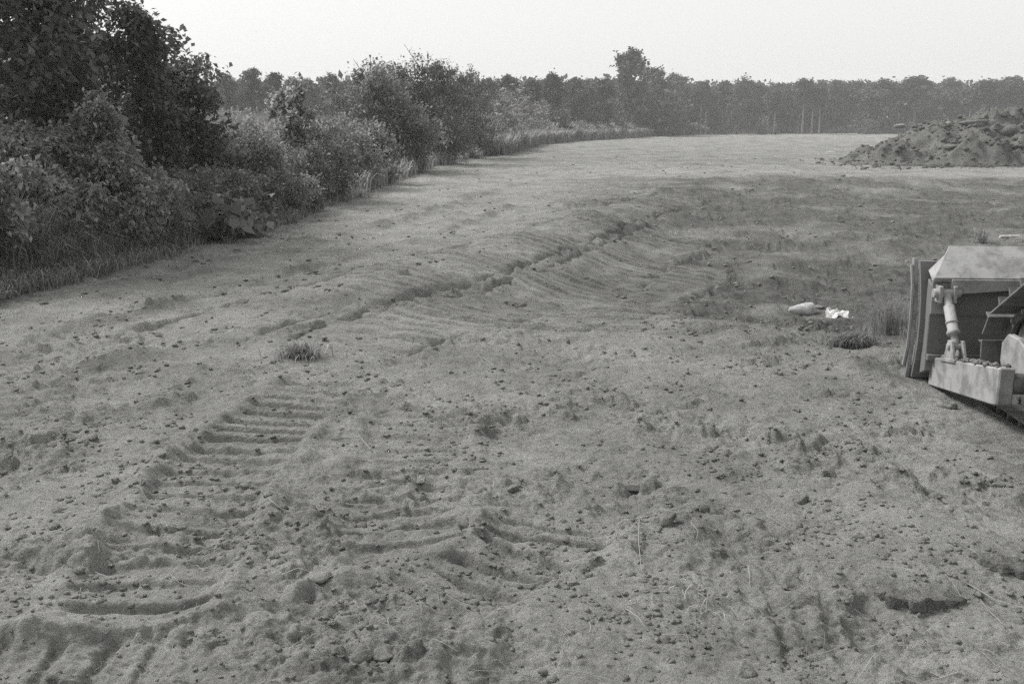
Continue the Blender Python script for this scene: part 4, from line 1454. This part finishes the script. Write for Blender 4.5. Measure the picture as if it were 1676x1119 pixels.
# ------------------------------------------------------------------ bulldozer at the right edge (local: x right, y ahead, z up)
def make_dozer():
    yaw = math.radians(-4.0)
    ox, oy = 3.79, 5.65
    D = thing('bulldozer', 'pale crawler bulldozer at the right edge seen from behind its blade', 'bulldozer', (ox, oy, gz(ox - 1.0, oy, 0.5) - 0.015), yaw)
    P, PD, ST, ES = M['paint'], M['paint_shaded_dirty'], M['steel'], M['edge_steel']

    # ---- blade
    bw = 1.19
    curve = [(0.80 + 0.0, 0.02), (0.76, 0.14), (0.735, 0.28), (0.73, 0.42), (0.745, 0.56), (0.775, 0.68), (0.82, 0.80)]
    front = [(y, z) for y, z in curve]
    back = [(y - 0.035, z) for y, z in curve][::-1]
    blade = MB().prism(front + back, 'x', -bw + 0.03, bw - 0.03, 0).build('blade', PD, D)
    # end plates follow the curve and show as the two pale upright strips
    for s in (-1, 1):
        pl = [(0.86, 0.0), (0.80, 0.16), (0.785, 0.42), (0.80, 0.62), (0.87, 0.81), (0.835, 0.815), (0.785, 0.68), (0.762, 0.55), (0.752, 0.42), (0.762, 0.2), (0.80, 0.0)]
        x0, x1 = sorted((s * bw, s * (bw - 0.028)))
        MB().prism(pl, 'x', x0, x1, 0.004).build('end_plate', P, blade)
        pl2 = [(y - 0.03 if i > 4 else y - 0.055, z * 0.96 + 0.02) for i, (y, z) in enumerate(pl)]
        x0, x1 = sorted((s * (bw + 0.002), s * (bw + 0.02)))
        strip = [(0.835, 0.10), (0.775, 0.22), (0.76, 0.42), (0.775, 0.62), (0.83, 0.77), (0.815, 0.775), (0.762, 0.62), (0.748, 0.42), (0.762, 0.22), (0.815, 0.08)]
        MB().prism(strip, 'x', x0, x1, 0.003).build('wear_strip', ES, blade)
    MB().prism([(0.845, -0.015), (0.80, 0.10), (0.775, 0.095), (0.82, -0.015)], 'x', -bw + 0.032, bw - 0.032, 0.003).build('cutting_edge', ES, blade)
    # box section along the back: sloping top, deep upright face, lower lip
    up = [(0.69, 0.72), (0.50, 0.60), (0.50, 0.10), (0.545, 0.05), (0.72, 0.05), (0.69, 0.28), (0.685, 0.5)]
    MB().prism([(0.70, 0.70), (0.62, 0.665), (0.62, 0.10), (0.71, 0.06)], 'x', -bw + 0.06, bw - 0.06, 0.005).build('back_plate', PD, blade)
    for z0 in (0.47,):
        MB().box((-bw + 0.062, 0.613, z0), (bw - 0.062, 0.6185, z0 + 0.008), 0.001).build('weld_rib', PD, blade)
    MB().box((-bw + 0.062, 0.585, 0.175), (bw - 0.062, 0.6175, 0.215), 0.004).build('weld_rib', PD, blade)
    # wedge box under the guard, deeper towards the near end
    lo = [(-bw + 0.16, 0.617, 0.615), (0.0, 0.617, 0.70), (0.0, 0.55, 0.70), (-bw + 0.16, 0.55, 0.615)]
    hi = [(-bw + 0.16, 0.617, 0.715), (0.0, 0.617, 0.715), (0.0, 0.55, 0.715), (-bw + 0.16, 0.55, 0.715)]
    for s in (1, -1):
        if s == 1:
            MB().hexa(lo, hi, 0.004).build('stiffener', P, blade)
        else:
            mirror = lambda q: [(-a, b, c) for a, b, c in q][::-1]
            MB().hexa(mirror(lo), mirror(hi), 0.004).build('stiffener', P, blade)
    # spill guard: trapezoid leaning back from the top of the blade
    g0 = [(-bw + 0.05, 0.56, 0.722), (bw - 0.05, 0.56, 0.722), (bw - 0.22, 0.83, 0.90), (-bw + 0.22, 0.83, 0.90)]
    g1 = [(a, b + 0.02, c - 0.03) for a, b, c in g0]
    MB().hexa(g1, g0, 0.004).build('spill_guard', P, blade)
    for s in (-1, 1):
        t0 = [(s * (bw - 0.05), 0.585, 0.70), (s * (bw - 0.065), 0.72, 0.75), (s * (bw - 0.20), 0.80, 0.855), (s * (bw - 0.215), 0.70, 0.77)]
        t1 = [(a - s * 0.03, b, c - 0.02) for a, b, c in t0]
        MB().hexa(t0, t1, 0).build('guard_cheek', P, blade)
        # upper bracket with its pin
        cx = s * (bw - 0.135)
        br = MB()
        for q in (-0.045, 0.045):
            br.box((cx + q - 0.012, 0.52, 0.565), (cx + q + 0.012, 0.619, 0.675), 0.004)
        br.box((cx - 0.075, 0.606, 0.48), (cx + 0.075, 0.6185, 0.69), 0.003)
        b_ = br.build('strut_bracket', P, blade)
        MB().cyl((cx - 0.085, 0.555, 0.625), (cx + 0.085, 0.555, 0.625), 0.03, 14).build('pin', ES, b_)

    # ---- push arms, struts
    for s in (-1, 1):
        x0, x1 = sorted((s * 1.085, s * 1.0))
        sec = [(0.66, -0.005), (0.66, 0.185), (-0.42, 0.372), (-0.42, 0.160), (-0.36, 0.145)]
        arm = MB().prism(sec, 'x', x0, x1, 0.008).build('push_arm', P, D)
        if s < 0:
            rm = np.random.default_rng(66)
            n = 170
            yy = 0.62 - 1.0 * rm.random(n) ** 1.1
            yy = np.where(rm.random(n) < 0.45, rm.normal(0.02, 0.16, n), yy)
            yy = np.clip(yy, -0.4, 0.63)
            xx = rm.uniform(-1.075, -1.01, n)
            Vm, Fm = lumps(np.stack((xx, yy, 0.202 + (0.66 - yy) * 0.162), 1), 0.006 + 0.02 * rm.random(n) ** 3, 1, rm, 0.7, 0.4)
            cm = link('caked_mud', raw_mesh('caked_mud', Vm, Fm), M['clod'], arm)
            cm['kind'] = 'stuff'
        xt = sorted((s * 0.999, s * 0.93))
        MB().cyl((xt[0], -0.36, 0.27), (xt[1], -0.36, 0.27), 0.06, 16).build('trunnion', ST, arm)
        cx = s * 1.045
        lo_ = Vector((cx, 0.345, 0.325))
        br = MB()
        for q in (-0.034, 0.034):
            br.prism([(0.25, 0.25), (0.43, 0.225), (0.375, 0.36), (0.315, 0.365)], 'x', cx + q - 0.009, cx + q + 0.009, 0.003)
        br.hexa([(cx - 0.05, 0.22, 0.245), (cx + 0.05, 0.22, 0.245), (cx + 0.05, 0.46, 0.205), (cx - 0.05, 0.46, 0.205)],
                [(cx - 0.05, 0.22, 0.268), (cx + 0.05, 0.22, 0.268), (cx + 0.05, 0.46, 0.230), (cx - 0.05, 0.46, 0.230)], 0.003)
        fb = br.build('strut_foot', P, arm)
        MB().cyl((cx - 0.055, lo_.y, lo_.z), (cx + 0.055, lo_.y, lo_.z), 0.022, 12).build('pin', ES, fb)
        hi_ = Vector((s * (bw - 0.135), 0.555, 0.625))
        L = (hi_ - lo_).length
        st = MB().lathe(lo_, hi_, [(0.0, 0.022), (0.03, 0.024), (0.075, 0.024), (0.078, 0.04), (0.10, 0.042), (0.11, 0.034), (L - 0.09, 0.034), (L - 0.085, 0.026), (L - 0.03, 0.026), (L, 0.028)], 18).build('brace_strut', P, D)
        MB().lathe(lo_ + (hi_ - lo_) * 0.42, lo_ + (hi_ - lo_) * 0.47, [(0, 0.0345), (0.003, 0.039), (0.015, 0.039), (0.018, 0.0345)], 14).build('lock_collar', ES, st)

    # ---- tracks: raised sprocket, two idlers
    circles = [((0.0, 0.345), 0.255), ((-1.95, 0.345), 0.255), ((-1.28, 1.06), 0.29)]
    pts = []
    for (cy, cz), r in circles:
        for k in range(120):
            a = 2 * math.pi * k / 120
            pts.append((cy + r * math.cos(a), cz + r * math.sin(a)))
    pts = sorted(pts)

    def half(ps):
        h = []
        for p in ps:
            while len(h) >= 2 and (h[-1][0] - h[-2][0]) * (p[1] - h[-2][1]) - (h[-1][1] - h[-2][1]) * (p[0] - h[-2][0]) <= 0:
                h.pop()
            h.append(p)
        return h
    hull = half(pts)[:-1] + half(pts[::-1])[:-1]
    hp = np.array(hull + [hull[0]])
    seg = np.hypot(*(hp[1:] - hp[:-1]).T)
    cum = np.concatenate(([0], np.cumsum(seg)))
    n_sh = int(round(cum[-1] / 0.152))
    shoe_mb = MB()                                                   # local: x across, y along, z outwards
    shoe_mb.box((-0.205, -0.074, 0.032), (0.205, 0.070, 0.046), 0.003)
    shoe_mb.prism([(0.05, 0.044), (0.068, 0.044), (0.064, 0.092), (0.056, 0.092)], 'x', -0.204, 0.204, 0.002)
    shoe_me = shoe_mb.mesh('track_shoe')
    shoe_me.materials.append(ST)
    link_mb = MB()
    for q in (-0.055, 0.055):
        link_mb.prism([(-0.085, -0.03), (0.085, -0.03), (0.085, 0.012), (0.05, 0.031), (-0.05, 0.031), (-0.085, 0.012)], 'x', q - 0.016, q + 0.016, 0.004)
    link_mb.cyl((-0.085, 0.076, -0.005), (0.085, 0.076, -0.005), 0.02, 10)
    link_me = link_mb.mesh('chain_link')
    link_me.materials.append(ST)
    for s in (-1, 1):
        xc = s * 0.71
        tr = bpy.data.objects.new('track', None)
        COL.objects.link(tr)
        tr.parent = D
        tr.location = (xc, 0, 0)
        for k in range(n_sh):
            q = cum[-1] * k / n_sh
            y = np.interp(q, cum, hp[:, 0])
            z = np.interp(q, cum, hp[:, 1])
            y2 = np.interp((q + 0.02) % cum[-1], cum, hp[:, 0])
            z2 = np.interp((q + 0.02) % cum[-1], cum, hp[:, 1])
            tang = math.atan2(z2 - z, y2 - y)                        # hull runs anticlockwise: outward is on its right
            for nm, me in (('track_shoe', shoe_me), ('chain_link', link_me)):
                o = bpy.data.objects.new(nm, me)
                o.parent = tr
                ty, tz = math.cos(tang), math.sin(tang)
                o.matrix_local = Matrix(((1, 0, 0, 0), (0, -ty, tz, y), (0, -tz, -ty, z), (0, 0, 0, 1))) if False else Matrix(((-1, 0, 0, 0), (0, ty, tz, y), (0, tz, -ty, z), (0, 0, 0, 1)))
                COL.objects.link(o)
        # wheels and frame
        for nm, (cy, cz), r in (('front_idler', circles[0][0], 0.225), ('rear_idler', circles[1][0], 0.225), ('sprocket', circles[2][0], 0.26)):
            w = MB()
            w.lathe((xc - 0.10, cy, cz), (xc + 0.10, cy, cz), [(0, 0.05), (0.0, 0.1), (0.03, 0.11), (0.045, r * 0.62), (0.06, r * 0.86), (0.07, r), (0.13, r), (0.14, r * 0.86), (0.155, r * 0.62), (0.17, 0.11), (0.2, 0.1), (0.2, 0.05)], 28)
            wo = w.build(nm, PD, D)
            MB().lathe((xc + s * 0.101, cy, cz), (xc + s * 0.16, cy, cz), [(0, 0.10), (0.03, 0.098), (0.045, 0.075), (0.059, 0.07)], 20).build('hub_cap', P, wo)
        fr = MB()
        fr.box((xc - 0.13, -1.72, 0.27), (xc + 0.13, -0.24, 0.45), 0.012)
        frame = fr.build('track_frame', PD, D)
        x0, x1 = sorted((xc + s * 0.122, xc + s * 0.165))
        MB().prism([(-0.36, 0.24), (0.06, 0.24), (0.10, 0.30), (0.10, 0.41), (0.03, 0.475), (-0.12, 0.475), (-0.22, 0.44), (-0.36, 0.44)], 'x', x0, x1, 0.008).build('idler_yoke', P, frame)
        for k in range(6):
            cy = -0.33 - k * 0.26
            rl = MB().lathe((xc - 0.11, cy, 0.20), (xc + 0.11, cy, 0.20), [(0, 0.04), (0.0, 0.075), (0.02, 0.095), (0.05, 0.095), (0.055, 0.08), (0.165, 0.08), (0.17, 0.095), (0.20, 0.095), (0.22, 0.075), (0.22, 0.04)], 18)
            rl.build('track_roller', ST, D)
        MB().box((xc - 0.12, -1.5, 0.451), (xc + 0.12, -1.1, 0.80), 0.02).build('final_drive', PD, D)

    # ---- body, mostly outside the picture
    MB().box((-0.47, -2.0, 0.36), (0.47, 0.12, 0.80), 0.02).build('main_frame', PD, D)
    hood = MB().prism([(0.20, 0.80), (0.20, 1.50), (0.12, 1.60), (-0.95, 1.62), (-0.95, 0.80)], 'x', -0.40, 0.40, 0.02).build('hood', P, D)
    for k in range(7):
        MB().box((-0.33, 0.201, 0.90 + k * 0.085), (0.33, 0.222, 0.93 + k * 0.085), 0.003).build('grille_bar', ST, hood)
    MB().cyl((0.16, -0.35, 1.6), (0.16, -0.35, 2.15), 0.045, 14).build('exhaust_pipe', ST, D)
    for s in (-1, 1):
        x0, x1 = sorted((s * 0.49, s * 0.915))
        MB().prism([(-0.98, 1.0), (-1.0, 1.38), (-1.1, 1.42), (-2.0, 1.42), (-2.0, 1.36), (-1.12, 1.36)], 'x', x0, x1, 0.01).build('fender', P, D)
        # lift cylinder from the hood down to the blade
        a, b = Vector((s * 0.46, 0.05, 1.30)), Vector((s * 0.40, 0.60, 0.42))
        lc = MB().cyl(a, a + (b - a) * 0.6, 0.05, 16).build('lift_cylinder', P, D)
        MB().cyl(a + (b - a) * 0.601, b, 0.025, 12).build('rod', ES, lc)
    MB().box((-0.5, -1.95, 0.805), (0.5, -0.96, 0.98), 0.02).build('cab_floor', PD, D)
    seat = MB().box((-0.26, -1.75, 1.0), (0.26, -1.25, 1.22), 0.04).build('seat', M['rubber'], D)
    MB().box((-0.26, -1.88, 1.2), (0.26, -1.752, 1.75), 0.04).build('seat_back', M['rubber'], seat)
    MB().prism([(-0.955, 0.99), (-0.955, 1.64), (-1.08, 1.60), (-1.08, 0.99)], 'x', -0.36, 0.36, 0.015).build('dashboard', PD, D)
    roof = MB().box((-0.68, -2.05, 2.62), (0.68, -0.85, 2.70), 0.02).build('canopy_roof', P, D)
    for sx in (-0.62, 0.62):
        for yy in (-1.98, -0.93):
            MB().box((sx - 0.04, yy - 0.045, 1.425 if yy < -1.5 else 1.0), (sx + 0.04, yy + 0.045, 2.618), 0.008).build('canopy_post', P, D)
    MB().box((-0.62, -2.28, 0.55), (0.62, -2.002, 1.30), 0.03).build('fuel_tank', P, D)


make_dozer()
